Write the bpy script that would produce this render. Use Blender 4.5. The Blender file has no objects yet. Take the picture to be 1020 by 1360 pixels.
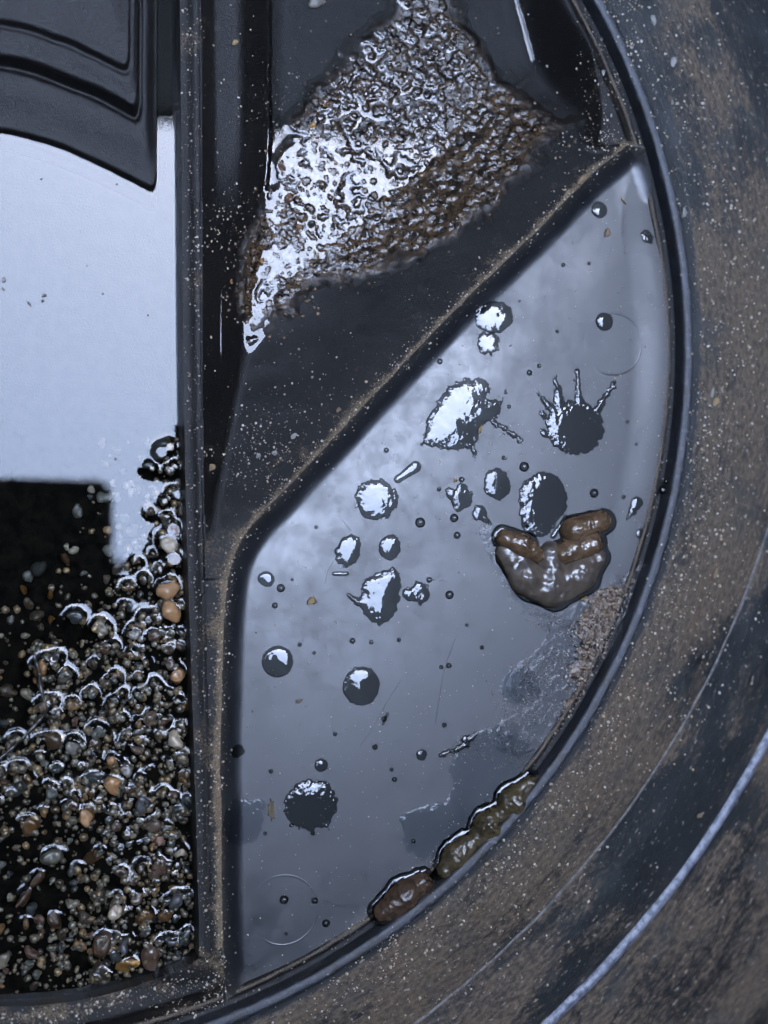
import bpy, bmesh, math, random
import numpy as np
from mathutils import Vector, Matrix, Euler
random.seed(7); RNG = np.random.default_rng(7)
S = bpy.context.scene
COL = S.collection

# ------------------------------------------------------------------ camera, sky, sun, exposure
CAM = np.array([-0.147, -0.012, 0.56])
fw = -CAM/np.linalg.norm(CAM); rt = np.cross(fw, [0, 1, 0]); rt /= np.linalg.norm(rt); up = np.cross(rt, fw)
FPX = np.linalg.norm(CAM)/0.0003
cd = bpy.data.cameras.new('camera'); cam = bpy.data.objects.new('camera', cd); COL.objects.link(cam)
cam.matrix_world = Matrix(((rt[0], up[0], -fw[0], CAM[0]), (rt[1], up[1], -fw[1], CAM[1]), (rt[2], up[2], -fw[2], CAM[2]), (0, 0, 0, 1)))
cd.sensor_fit = 'VERTICAL'; cd.sensor_height = 24; cd.lens = 24*FPX/1360
cd.clip_start = 0.01; cd.clip_end = 200
cd.dof.use_dof = True; cd.dof.focus_distance = float(np.linalg.norm(CAM))*1.0; cd.dof.aperture_fstop = 4.0
S.camera = cam
SUN_AZ = math.radians(68); SUN_EL = math.radians(36)     # sun stands behind the added tall wall: the tub is in open shade
w = bpy.data.worlds.new('World'); S.world = w; w.use_nodes = True
nt = w.node_tree; bg = nt.nodes['Background']; sky = nt.nodes.new('ShaderNodeTexSky'); sky.sky_type = 'NISHITA'
sky.sun_disc = False; sky.sun_elevation = SUN_EL; sky.sun_rotation = math.radians(90)-SUN_AZ; sky.air_density = 1.0; sky.dust_density = 2.5; sky.ozone_density = 1.0
hs_ = nt.nodes.new('ShaderNodeHueSaturation'); hs_.inputs['Saturation'].default_value = .84; nt.links.new(sky.outputs[0], hs_.inputs['Color']); nt.links.new(hs_.outputs[0], bg.inputs[0]); bg.inputs[1].default_value = 0.15
sl = bpy.data.lights.new('sun', 'SUN'); sl.energy = 2.5; sl.angle = math.radians(0.5); sl.color = (1, .95, .87)
sun = bpy.data.objects.new('sun', sl); COL.objects.link(sun)
sdir = Vector((math.cos(SUN_EL)*math.cos(SUN_AZ), math.cos(SUN_EL)*math.sin(SUN_AZ), math.sin(SUN_EL)))
sun.rotation_euler = sdir.to_track_quat('Z', 'Y').to_euler()
S.view_settings.view_transform = 'Standard'; S.view_settings.look = 'None'; S.view_settings.gamma = 1
S.view_settings.exposure = 6.25
S.cycles.max_bounces = 6; S.cycles.transparent_max_bounces = 12

# ------------------------------------------------------------------ helpers (all plan coordinates in millimetres)
def at(px, py, z=0.):
    """millimetre plan position of the place seen at photo pixel px,py at height z (mm)"""
    d = fw + rt*(px-510)/FPX + up*(680-py)/FPX
    t = (z/1000.-CAM[2])/d[2]
    return ((CAM+d*t)[:2]*1000.)
def pts(l, z=0.): return np.array([at(a, b, z) for a, b in l])
def smooth_poly(p, n=2):
    p = np.array(p, float)
    for _ in range(n):
        q = [p[0]]
        for a, b in zip(p[:-1], p[1:]): q += [a*.75+b*.25, a*.25+b*.75]
        q.append(p[-1]); p = np.array(q)
    return p
def dist_poly(X, Y, p, closed=False):
    D = np.full(X.shape, 1e9)
    P = list(p)+([p[0]] if closed else [])
    for a, b in zip(P[:-1], P[1:]):
        vx, vy = b[0]-a[0], b[1]-a[1]; L = vx*vx+vy*vy+1e-9
        t = np.clip(((X-a[0])*vx+(Y-a[1])*vy)/L, 0, 1)
        D = np.minimum(D, (X-a[0]-t*vx)**2+(Y-a[1]-t*vy)**2)
    return np.sqrt(D)
def inside(X, Y, p):
    c = np.zeros(X.shape, bool); n = len(p)
    for i in range(n):
        x1, y1 = p[i]; x2, y2 = p[(i+1) % n]
        if y1 == y2: continue
        k = ((y1 > Y) != (y2 > Y)) & (X < (x2-x1)*(Y-y1)/(y2-y1)+x1); c ^= k
    return c
def sdf(X, Y, p): d = dist_poly(X, Y, p, True); return np.where(inside(X, Y, p), d, -d)   # positive inside
def sst(a, b, x): t = np.clip((x-a)/(b-a), 0, 1); return t*t*(3-2*t)
def smin(a, b, k): h = np.clip(.5+.5*(b-a)/k, 0, 1); return b*(1-h)+a*h-k*h*(1-h)
def hsh(i, j, s):
    v = np.sin(i*127.1+j*311.7+s*74.7)*43758.5453; return v-np.floor(v)
def vnoise(X, Y, s=0):
    i, j = np.floor(X), np.floor(Y); u, v = X-i, Y-j; u = u*u*(3-2*u); v = v*v*(3-2*v)
    return (hsh(i, j, s)*(1-u)+hsh(i+1, j, s)*u)*(1-v)+(hsh(i, j+1, s)*(1-u)+hsh(i+1, j+1, s)*u)*v*1.0-.5
def fbm(X, Y, size, oct=3, s=0):
    r = 0; a = 1; X = X+1000; Y = Y+1000
    for k in range(oct): r = r+a*vnoise((X*math.cos(k)+Y*math.sin(k))/size, (Y*math.cos(k)-X*math.sin(k))/size, s+k*3.3); a *= .5; size *= .5
    return r
def caps(X, Y, x0, y0, step, rmin, rmax, n, seed, zf=None, asp=.75):
    """max of n random grain caps over grid (returns relative height, 0 where none)"""
    g = np.random.default_rng(seed); H = np.zeros(X.shape); ny, nx = X.shape
    for k in range(n):
        i = g.integers(0, ny); j = g.integers(0, nx); r = rmin+(rmax-rmin)*g.random()**2.5
        m = int(r*1.4/step)+1; a, b, c, d = max(i-m, 0), min(i+m+1, ny), max(j-m, 0), min(j+m+1, nx)
        th = g.random()*3.14; e = .65+.35*g.random(); dx = X[a:b, c:d]-X[i, j]; dy = Y[a:b, c:d]-Y[i, j]
        u = dx*math.cos(th)+dy*math.sin(th); v = (dy*math.cos(th)-dx*math.sin(th))/e
        q = r*r-u*u-v*v; q = np.where(q > 0, np.sqrt(np.maximum(q, 0))*asp, 0)
        H[a:b, c:d] = np.maximum(H[a:b, c:d], q)
    return H
def tag(o, label=None, cat=None, group=None, kind=None):
    if label: o['label'] = label
    if cat: o['category'] = cat
    if group: o['group'] = group
    if kind: o['kind'] = kind
    return o
def link(name, me, mat=None, parent=None):
    o = bpy.data.objects.new(name, me); COL.objects.link(o)
    if mat is not None and me is not None and len(me.materials) == 0: me.materials.append(mat)
    if parent is not None: o.parent = parent
    return o
def raw_mesh(name, V, F, smooth=True, uv=None, attrs=None):
    """V (n,3) in mm, F (m,4) or (m,3) ints"""
    me = bpy.data.meshes.new(name); V = np.asarray(V, np.float32)/1000.; F = np.asarray(F, np.int32)
    k = F.shape[1]; me.vertices.add(len(V)); me.vertices.foreach_set('co', V.ravel())
    me.loops.add(F.size); me.loops.foreach_set('vertex_index', F.ravel())
    me.polygons.add(len(F)); me.polygons.foreach_set('loop_start', np.arange(0, F.size, k, dtype=np.int32))
    me.polygons.foreach_set('loop_total', np.full(len(F), k, np.int32))
    me.polygons.foreach_set('use_smooth', np.full(len(F), smooth))
    if uv is not None:
        l = me.uv_layers.new(name='UVMap'); l.data.foreach_set('uv', np.asarray(uv, np.float32)[F.ravel()].ravel())
    for n, a in (attrs or {}).items():
        t = me.attributes.new(n, 'FLOAT', 'POINT'); t.data.foreach_set('value', np.asarray(a, np.float32))
    me.update(calc_edges=True); return me
def grid_mesh(name, X, Y, Z, mask=None, attrs=None):
    ny, nx = X.shape; idx = np.arange(ny*nx).reshape(ny, nx)
    F = np.stack([idx[:-1, :-1], idx[:-1, 1:], idx[1:, 1:], idx[1:, :-1]], -1)
    F = F[mask] if mask is not None else F.reshape(-1, 4)
    used = np.unique(F); rm = np.zeros(ny*nx, np.int64); rm[used] = np.arange(len(used))
    V = np.stack([X.ravel(), Y.ravel(), Z.ravel()], -1)[used]
    return raw_mesh(name, V, rm[F], attrs={k: a.ravel()[used] for k, a in (attrs or {}).items()})
def mesh_grid(x0, x1, y0, y1, step):
    return np.meshgrid(np.arange(x0, x1+step*.5, step), np.arange(y0, y1+step*.5, step))
def icosphere(sub):
    bm = bmesh.new(); bmesh.ops.create_icosphere(bm, subdivisions=sub, radius=1)
    V = np.array([v.co[:] for v in bm.verts]); F = np.array([[v.index for v in f.verts] for f in bm.faces]); bm.free(); return V, F
ICO1, ICO2, ICO3 = icosphere(1), icosphere(2), icosphere(3)

# ------------------------------------------------------------------ materials
class NT:
    def __init__(s, name):
        s.m = bpy.data.materials.new(name); s.m.use_nodes = True; s.t = s.m.node_tree; s.b = s.t.nodes['Principled BSDF']
        s.out = s.t.nodes['Material Output']; s.co = s.t.nodes.new('ShaderNodeTexCoord').outputs['Object']
    def n(s, ty, **kw):
        k = s.t.nodes.new(ty)
        for a, v in kw.items():
            if hasattr(k, a): setattr(k, a, v)
            else: k.inputs[a].default_value = v
        return k
    def L(s, a, b): s.t.links.new(a, b)
    def noise(s, mm, detail=4, rough=.6, vec=None, stretch=None, off=0, dist=0):
        mp = s.n('ShaderNodeMapping'); st = stretch or (1, 1, 1); mp.inputs['Scale'].default_value = [1000./mm*q for q in st]; mp.inputs['Location'].default_value = (off, off, off)
        s.L(vec or s.co, mp.inputs[0]); k = s.n('ShaderNodeTexNoise'); k.inputs['Scale'].default_value = 1; k.inputs['Detail'].default_value = detail; k.inputs['Roughness'].default_value = rough
        k.inputs['Distortion'].default_value = dist; s.L(mp.outputs[0], k.inputs[0]); return k.outputs[0]
    def rng(s, v, a, b, c=0., d=1.):
        k = s.n('ShaderNodeMapRange', interpolation_type='SMOOTHSTEP'); s.L(v, k.inputs[0])
        for i, q in enumerate((a, b, c, d)): k.inputs[i+1].default_value = q
        return k.outputs[0]
    def mix(s, f, a, b):
        k = s.n('ShaderNodeMix', data_type='RGBA'); 
        for sock, v in ((k.inputs[0], f), (k.inputs[6], a), (k.inputs[7], b)):
            if isinstance(v, (int, float)): sock.default_value = v
            elif isinstance(v, tuple): sock.default_value = (*v, 1)[:4]
            else: s.L(v, sock)
        return k.outputs[2]
    def math(s, op, a, b=0.):
        k = s.n('ShaderNodeMath', operation=op)
        for i, v in enumerate((a, b)):
            if isinstance(v, (int, float)): k.inputs[i].default_value = v
            else: s.L(v, k.inputs[i])
        return k.outputs[0]
    def attr(s, name): return s.n('ShaderNodeAttribute', attribute_name=name).outputs['Fac']
    def bump(s, h, mm, strength=1.):
        k = s.n('ShaderNodeBump'); k.inputs['Distance'].default_value = mm/1000.; k.inputs['Strength'].default_value = strength; s.L(h, k.inputs['Height']); s.L(k.outputs[0], s.b.inputs['Normal']); return k
    def set(s, **kw):
        names = {'col': 'Base Color', 'rough': 'Roughness', 'ior': 'IOR', 'spec': 'Specular IOR Level', 'coat': 'Coat Weight', 'coatr': 'Coat Roughness'}
        for a, v in kw.items():
            k = s.b.inputs[names[a]]
            if isinstance(v, (int, float)): k.default_value = v
            elif isinstance(v, tuple): k.default_value = (*v, 1)
            else: s.L(v, k)
        return s.m

DK = (.0055, .0050, .0048)          # the black plastic
def mat_panel():
    s = NT('smooth_black_plastic'); n1 = s.noise(40, 4); n2 = s.noise(1.6, 3, .7); n3 = s.noise(9, 5, .7, off=4)
    d = s.rng(n3, .35, .8, 0, .75); d2 = s.math('MULTIPLY', s.attr('dust'), s.rng(n2, .35, .6))
    c = s.mix(d, (.0040, .0052, .0075), (.0085, .0098, .0120)); c = s.mix(d2, c, (.05, .043, .034))
    sm = s.noise(7, 5, .65, stretch=(1, .25, 1), off=12); c = s.mix(s.rng(sm, .62, .78, 0, .45), c, (.016, .014, .010))
    s.set(col=c, rough=s.math('ADD', s.math('ADD', s.rng(n1, .3, .7, .31, .38), s.rng(n3, .3, .7, -.03, .08)), s.math('MULTIPLY', d2, .4)), spec=.58)
    h = s.math('ADD', s.math('MULTIPLY', s.noise(.5, 2), .25), s.math('MULTIPLY', s.noise(12, 2, off=7), .3)); s.bump(h, .05, 1); return s.m
def mat_wall(name='dusty_black_plastic', amount=.0, dust=(.060, .045, .029), spec=.24):
    s = NT(name); n1 = s.noise(14, 6, .65, dist=.5); n2 = s.noise(1.1, 4, .8, off=3); n4 = s.noise(.45, 2, .6, off=8)
    a = s.math('ADD', s.attr('dust'), s.rng(n1, .35, .75, amount-.4, amount+.45))
    f = s.rng(s.math('ADD', a, s.math('MULTIPLY', s.math('SUBTRACT', n2, .5), 2.4)), .25, .95)
    g = s.mix(s.rng(n4, .4, .62), dust, tuple(q*2.2 for q in dust)); c = s.mix(f, DK, g)
    s.set(col=c, rough=s.math('ADD', s.math('MULTIPLY', f, .4), .36), spec=spec)
    s.bump(s.math('ADD', s.math('MULTIPLY', n2, .6), n4), .35, .8); return s.m
def mat_flange():
    s = NT('weathered_flange_rubber'); uv = s.n('ShaderNodeTexCoord').outputs['UV']
    streak = s.noise(9, 6, .7, vec=uv, stretch=(.25, 1, 1)); big = s.noise(30, 7, .66, vec=uv, stretch=(.5, 1, 1), off=2, dist=.6); fine = s.noise(1.8, 5, .7, vec=uv, stretch=(.5, 1, 1)); f2 = s.noise(.5, 2, .5, vec=uv, off=3)
    a = s.math('ADD', s.math('MULTIPLY', big, 1.25), s.math('MULTIPLY', streak, .75)); a = s.math('ADD', a, s.math('MULTIPLY', fine, .85)); a = s.math('ADD', a, s.attr('dust'))
    f = s.rng(a, 1.36, 1.66); c = s.mix(s.rng(fine, .3, .7), (.036, .027, .018), (.100, .076, .053))
    c = s.mix(s.rng(s.noise(16, 5, .7, vec=uv, stretch=(.35, 1, 1), off=9), .55, .72, 0, .6), c, (.085, .054, .034))
    c = s.mix(f, (.0085, .0100, .0110), c); c = s.mix(s.rng(s.noise(30, 3, .6, vec=uv, off=5), .5, .72, 0, .5), c, (.020, .026, .028))
    sp = s.rng(s.noise(2.0, 3, .6, vec=uv, stretch=(.5, 1, 1), off=20), .62, .70, 0, .6); c = s.mix(sp, c, (.26, .23, .19))
    s.set(col=c, rough=s.math('ADD', s.math('MULTIPLY', f, .3), .42), spec=.3)
    s.bump(s.math('ADD', s.math('MULTIPLY', s.math('ADD', streak, fine), 1.), s.math('MULTIPLY', f2, .35)), .5, .8); return s.m
def mat_bead():
    s = NT('worn_plastic_bead'); n = s.noise(3, 5, .75); n2 = s.noise(24, 4, .6)
    f = s.rng(n, .5, .66); c = s.mix(f, (.018, .022, .030), (.070, .072, .076)); c = s.mix(s.rng(s.noise(7, 5, .7, off=3), .48, .66, 0, .85), c, (.016, .012, .008))
    s.set(col=c, rough=s.rng(n, .3, .7, .28, .5), spec=.7); s.bump(s.noise(1.0, 4, .7), .5, .9); return s.m
def mat_wet(name, c1, c2, mm=3, rough=.12, spec=.5, bump=.25, bmm=.8, sheen=0):
    s = NT(name); n = s.noise(mm, 5, .7); c = s.mix(s.rng(n, .35, .65), c1, c2)
    s.set(col=c, rough=rough, spec=spec); s.bump(s.noise(bmm, 3, .6), bump, .8); return s.m
def mat_stone(name, cols, rough=.42, wet=.45, mm=2.5):
    s = NT(name); oi = s.n('ShaderNodeObjectInfo'); r = s.n('ShaderNodeValToRGB'); s.L(oi.outputs['Random'], r.inputs[0])
    e = r.color_ramp.elements; e[0].color = (*cols[0], 1); e[0].position = 0; e[1].color = (*cols[-1], 1); e[1].position = .95
    for i, c in enumerate(cols[1:-1]): k = e.new((i+1)*.95/(len(cols)-1)); k.color = (*c, 1)
    n = s.noise(mm, 5, .7); c = s.mix(s.rng(n, .4, .62, 0, .55), r.outputs[0], (.012, .010, .008))
    s.set(col=c, rough=rough, spec=.5, coat=wet, coatr=.06); s.bump(s.noise(1.2, 4, .6), .18, .8); return s.m
def mat_grain(name, cols, rough=.5, wet=0., mm=.9):
    """joined grains: colour picked per grain by a stored random"""
    s = NT(name); r = s.n('ShaderNodeValToRGB'); s.L(s.attr('rnd'), r.inputs[0])
    e = r.color_ramp.elements; e[0].color = (*cols[0], 1); e[1].color = (*cols[-1], 1)
    for i, c in enumerate(cols[1:-1]): k = e.new((i+1)/(len(cols)-1)); k.color = (*c, 1)
    s.set(col=s.mix(s.rng(s.noise(mm, 3), .4, .7, 0, .5), r.outputs[0], (.012, .010, .008)), rough=rough, spec=.45, coat=wet, coatr=.08); return s.m
def mat_water(name, ior=1.40, tint=(.93, .95, .97), bump=0, bmm=3, depth=None, k=1.):
    s = NT(name); s.t.nodes.remove(s.b); fr = s.n('ShaderNodeFresnel'); fr.inputs[0].default_value = ior
    tr = s.n('ShaderNodeBsdfTransparent'); tr.inputs[0].default_value = (*tint, 1); gl = s.n('ShaderNodeBsdfAnisotropic'); gl.inputs['Roughness'].default_value = .015
    mx = s.n('ShaderNodeMixShader'); s.L(s.math('MULTIPLY', fr.outputs[0], k), mx.inputs[0]); s.L(tr.outputs[0], mx.inputs[1]); s.L(gl.outputs[0], mx.inputs[2]); s.L(mx.outputs[0], s.out.inputs[0])
    if bump:
        b = s.n('ShaderNodeBump'); b.inputs['Distance'].default_value = bump/1000.; b.inputs['Strength'].default_value = 1; s.L(s.noise(bmm, 2, .5), b.inputs['Height'])
        s.L(b.outputs[0], gl.inputs['Normal']); s.L(b.outputs[0], fr.inputs['Normal'])
    return s.m
M_PANEL = mat_panel(); M_WALL = mat_wall(amount=.12); M_CREST = mat_wall('sandy_divider_plastic', .04, (.075, .056, .035)); M_HUB = mat_wall('grey_black_hub_plastic', -.02, (.022, .021, .020), .28)
M_BOWL = mat_wall('bowl_plastic', .06, (.060, .045, .029), .22); M_FL = mat_flange(); M_BEAD = mat_bead()
M_WATER = mat_water('pocket_water', 1.40, (.66, .69, .68)); M_FILM = mat_water('thin_water_film', 1.25, (.80, .83, .85), .03, 3); M_DROP = mat_water('drop_water', 1.48, (.46, .475, .475), .012, 4)

# ------------------------------------------------------------------ plan of the tub (mm)
C0 = np.array([-145., 69.8]); R0 = 278.5
WL = -9.0                                                   # water level in the left pocket
P_line = smooth_poly(np.vstack([pts([(878, 245), (868, 212), (852, 194)], -3), pts([(838, 190), (828, 197), (785, 232), (700, 320), (600, 415), (520, 500), (450, 575), (380, 650), (335, 695), (310, 735), (299, 790), (294, 900), (293, 1100), (297, 1300), (300, 1350)], 2)]))
ext = P_line[-1]+np.array([2, -40.])
tip = P_line[0]+np.array([8, -3.])
PANEL = np.vstack([[tip], P_line, [ext], [ext+[400, 0]], [tip+[300, 0]]])
P_line = P_line+np.c_[.5*fbm(P_line[:, 0]*1., P_line[:, 1]*1., 9, 3, 77), .5*fbm(P_line[:, 0]*1., P_line[:, 1]*1., 9, 3, 78)]
DL = smooth_poly(pts([(236, -80), (238, 0), (241, 300), (242, 450), (245, 640), (250, 800), (257, 1000), (263, 1200), (264, 1278)], 0))      # pocket side of the upright divider
DR = smooth_poly(pts([(262, -80), (264, 0), (266, 300), (267, 600), (270, 740), (272, 900), (276, 1100), (280, 1290)], 2))  # its top's other side
Q = smooth_poly(pts([(-120, 1336), (0, 1337), (90, 1331), (150, 1318), (200, 1301), (240, 1286), (266, 1268)], -2))
E_line = smooth_poly(pts([(752, -80), (768, -20), (785, 60), (798, 120), (802, 165), (796, 190)], 0))
# left pocket polygon (everything left of DL, above Q)
POCKET = np.vstack([DL, Q[::-1], [[-260, -260], [-260, 330]]])
MUDP = np.vstack([DR[:1], [E_line[0]], E_line, pts([(800, 222)], 2), P_line[12:60], DR[::-1]])
step = .6
X, Y = mesh_grid(-172, 140, -232, 232, step)
def snap(p):
    global X, Y
    best = np.full(X.shape, 1e9); bx, by = X.copy(), Y.copy()
    for a, b in zip(p[:-1], p[1:]):
        vx, vy = b[0]-a[0], b[1]-a[1]; L = vx*vx+vy*vy+1e-9; t = np.clip(((X-a[0])*vx+(Y-a[1])*vy)/L, 0, 1)
        qx, qy = a[0]+t*vx, a[1]+t*vy; d = np.hypot(X-qx, Y-qy); m = d < best; best = np.where(m, d, best); bx = np.where(m, qx, bx); by = np.where(m, qy, by)
    m = best < step*.52; X = np.where(m, bx, X); Y = np.where(m, by, Y)
    return m
for pl in (E_line, DR, DL, Q, P_line): snap(pl)
rho = np.hypot(X-C0[0], Y-C0[1])
dP = dist_poly(X, Y, P_line); inP = inside(X, Y, PANEL) & (dP > 1e-3)
dDL = dist_poly(X, Y, DL); dQ = dist_poly(X, Y, Q); inK = inside(X, Y, POCKET) & (dDL > 1e-3) & (dQ > 1e-3)
dDR = dist_poly(X, Y, DR); dE = dist_poly(X, Y, E_line)
rightDR = X > np.interp(Y, DR[::-1, 1], DR[::-1, 0])
leftE = X < np.interp(Y, E_line[::-1, 1], E_line[::-1, 0])
Ptop = P_line[:, 1].max()
YD = at(300, 770, 0)[1]
mudm = rightDR & (~inP) & (~inK) & (leftE | (Y < E_line[-1, 1])) & (Y > YD)
dpan = at
def panel_z(X, Y):
    d = dist_poly(X, Y, P_line); r = np.hypot(X-C0[0], Y-C0[1])
    z = -6.0+6.3*np.clip(1-d/10.5, 0, 1)**2.0+.8*sst(5, 36, d) + .14*fbm(X, Y, 45, 2, 5)
    z = z + .5*sst(R0-24, R0-9, r)*sst(-60, 60, Y)
    return z
# heights
Z = np.zeros_like(X)
zp = panel_z(X, Y)
flat = .6+.5*fbm(X, Y, 30, 3, 2)
# divider top: little lip on the pocket side, shallow dusty valley, sandy crest on the panel side
div = 2.2-1.6*np.exp(-((dDL-6.0)/2.6)**2)+.25*fbm(X, Y, 9, 2, 3)
# mud pocket bowl
ledge = 12-10*(1-sst(at(0, 340, 0)[1], at(0, 150, 0)[1], Y))
tl = sst(at(0, 360, 0)[1], at(0, 130, 0)[1], Y); sl1 = tl*(5.5*sst(-1, 8, dDR)-.01*np.maximum(dDR-8, 0)+.10*np.clip(dDR-15, 0, 8)**2+1.5*np.maximum(dDR-23, 0))+(1-tl)*1.15*dDR; slC = .16*np.minimum(dP, 2)+.52*np.maximum(dP-1.2, 0); slE = 1.5*np.maximum(dE-1, 0)
slC = slC*(1+.0*X)
bowl = smin(smin(sl1, slC, 4), slE, 4); bowl = smin(bowl, 27+0*bowl, 9); bowl = bowl*sst(YD, at(300, 640, 0)[1], Y)
fold = 1.4*fbm(X, Y, 26, 3, 11)*sst(3, 14, bowl)
hub_line = None
Zm = 2.2-bowl+fold
# left pocket: hub steps above, floor below
px_h = pts([(0, 0)], WL)[0]
def hub_s(X, Y):
    # signed distance-like value in px: negative inside the hub solid; uses a plan frame scaled from the photo
    o = at(0, 180, WL); sx = (at(100, 180, WL)[0]-o[0])/100.; sy = (at(0, 280, WL)[1]-o[1])/100.
    u = (X-o[0])/sx; v = (Y-o[1])/sy
    y0 = 58*np.sign(u)*(np.abs(u)/185)**1.5
    a = v-y0; b = (u-213)*3.2
    return -smin(-a, -b, 34), u, v
hs, hu, hv = hub_s(X, Y)
hs2 = hs+5*fbm(X, Y, 12, 3, 31)*.5
def stair(s):
    z = WL-3+0*s
    z = z+6.5*sst(2, -10, s)            # first lip leaves the water
    z = z+3.0*sst(-10, -70, s)
    z = z-2.6*np.exp(-((s+88)/6.)**2)   # dark groove
    z = z+4.0*sst(-84, -100, s)
    z = z+1.2*sst(-100, -126, s)
    z = z-1.0*np.exp(-((s+134)/4.)**2)+2.0*sst(-130, -142, s)+2.5*sst(-142, -260, s)
    return z
Zh = stair(hs2)+.3*fbm(X, Y, 10, 3, 8)
Zk = np.where(hs < 3, Zh, -40.)
Zk = np.maximum(Zk, -40.)
Z = np.where(inP, zp, flat)
onDiv = (~inK) & (~inP) & (~rightDR); Z = np.where(onDiv, div, Z)
low = (~inK) & (~inP) & (rightDR) & (~mudm) & (Y < YD)
Z = np.where(low, 2.3-.5*np.abs(dP-3)*.4+.4*fbm(X, Y, 6, 3, 9), Z)
Z = np.where(mudm, Zm, Z)
botm = (~inK) & (~inP) & (Y < Q[-1, 1]+3) ; Z = np.where(botm, np.minimum(Z, 2.2-.22*np.clip((Q[-1, 1]+3-Y), 0, 14)+.5*fbm(X, Y, 14, 3, 6)), Z)
wallk = inK & (hs >= 3)
Zw = -40+42*np.clip(1-np.minimum(dDL, dQ)/1.3, 0, 1)
Z = np.where(inK, Zw, Z)
Z = np.where(inK & (hs < 20), np.maximum(Zh-sst(2, 18, hs)*14, Zw), Z)
# settle to panel level close to the rim groove
Z = np.where(~inP, Z*(1-sst(R0-15, R0-7.5, rho))+(-5.2)*sst(R0-15, R0-7.5, rho), Z)
Z += .12*fbm(X, Y, 3, 2, 4)*(~inP)
ok = rho < R0-6.6
cen = lambda A: (A[:-1, :-1]+A[1:, :-1]+A[:-1, 1:]+A[1:, 1:])/4.
XC, YC = cen(X), cen(Y)
cx = lambda A: A[:-1, :-1]
dust = np.where(inP, 1.3*np.exp(-dP/1.6)+.9*sst(R0-14, R0-8, rho)*(.4+.8*fbm(X, Y, 14, 3, 2)), .9*np.exp(-(dP/2.2)**2)+.25*np.exp(-(dP/9)**2))
dust = np.where(onDiv | low, dust+.04+.28*sst(5, 10.5, dDL), dust)
dust = np.where(botm, .35, dust)
dust = np.where(inK, .0, dust)
dust = np.where(mudm, dust-.22*sst(2, 9, bowl)+.1*(1-sst(YD, YD+25, Y)), dust)
tub = link('round_tub', None); tub.location = (C0[0]/1000, C0[1]/1000, 0)
tag(tub, 'round black plastic tub with dividers, dusty flange and a smooth wet grey shelf', 'tub')
def part(name, me, mat, parent=tub, label=None):
    o = link(name, me, mat, parent); o.matrix_parent_inverse = Matrix.Translation((-C0[0]/1000, -C0[1]/1000, 0)) if parent is tub else Matrix.Identity(4)
    if label: o['label'] = label
    return o
AT = {'dust': dust}
c_inP, c_K, c_ok = inside(XC, YC, PANEL), inside(XC, YC, POCKET), np.hypot(XC-C0[0], YC-C0[1]) < R0-6.8
c_rDR = XC > np.interp(YC, DR[::-1, 1], DR[::-1, 0]); c_lE = XC < np.interp(YC, E_line[::-1, 1], E_line[::-1, 0])
c_mud = c_rDR & ~c_inP & ~c_K & (c_lE | (YC < E_line[-1, 1])) & (YC > YD)
c_odl = ~c_inP & ~c_K & ~c_mud
c_div = c_odl & (~c_rDR | (YC < YD))
part('shelf_panel', grid_mesh('shelf_panel', X, Y, Z, c_inP & c_ok, AT), M_PANEL, label='smooth blue-grey shelf with water drops')
part('pocket_bowl', grid_mesh('pocket_bowl', X, Y, Z, c_mud & c_ok, AT), M_BOWL)
part('divider', grid_mesh('divider', X, Y, Z, c_div & c_ok & (YC > Q[-1, 1]), AT), M_CREST)
c_hub = c_K & (cen(hs) < 16)
part('hub', grid_mesh('hub', X, Y, Z, c_hub & c_ok, AT), M_HUB, label='stepped dark lip above the water')
part('pocket_wall', grid_mesh('pocket_wall', X, Y, Z, c_K & ~c_hub & c_ok & (cx(Z) > -41), AT), M_WALL)
rest = c_ok & ~c_inP & ~c_mud & ~c_K & ~(c_div & (YC > Q[-1, 1]))
part('rim_floor', grid_mesh('rim_floor', X, Y, Z, rest & (YC > 0), AT), M_WALL)
part('rim_floor', grid_mesh('rim_floor', X, Y, Z, rest & (YC <= 0), AT), M_CREST)

# rim groove + bead + flange, lofted round the tub
def loft(name, curves, mat, th0, th1, n, dustf=None, label=None):
    """curves: list of (function th -> (x,y,z))"""
    th = np.linspace(th0, th1, n); V = []; UV = []; D = []
    acc = 0
    for k, c in enumerate(curves):
        x, y, z = c(th); V.append(np.stack([x, y, z], -1))
        r = np.hypot(x-C0[0], y-C0[1]); UV.append(np.stack([th*.34, r/1000.], -1)); D.append(dustf(k, th)+0*th if dustf else 0*th)
    m = len(curves); V = np.concatenate(V); UV = np.concatenate(UV); D = np.concatenate(D)
    idx = np.arange(m*n).reshape(m, n); F = np.stack([idx[:-1, :-1], idx[1:, :-1], idx[1:, 1:], idx[:-1, 1:]], -1).reshape(-1, 4)
    return part(name, raw_mesh(name, V, F, uv=UV, attrs={'dust': D}), mat, label=label)
def circ(r, z, wob=.0, sd=1):
    def f(th):
        rr = R0+r+wob*fbm(th*280, th*0+sd*50, 14, 3, sd)
        return C0[0]+rr*np.cos(th), C0[1]+rr*np.sin(th), z+.0*th+wob*.6*fbm(th*280, th*0+sd*9, 9, 3, sd+2)
    return f
TH0, TH1 = math.radians(-180), math.radians(180)
prof_g = [(-9.6, -6.2), (-8.6, -5.0), (-7.8, -4.3), (-7.1, -4.6), (-6.4, -6.5), (-5.6, -8.2), (-3.6, -8.6), (-2.6, -8.0)]
loft('rim_groove', [circ(r, z, .35 if -9 < r < -6.5 else .05, 1) for r, z in prof_g], mat_wall('groove_plastic', .05, (.05, .04, .03)), TH0, TH1, 2600, lambda k, th: [.1, .5, 1.3, .9, .1, -.4, -.4, -.4][k])
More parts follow.
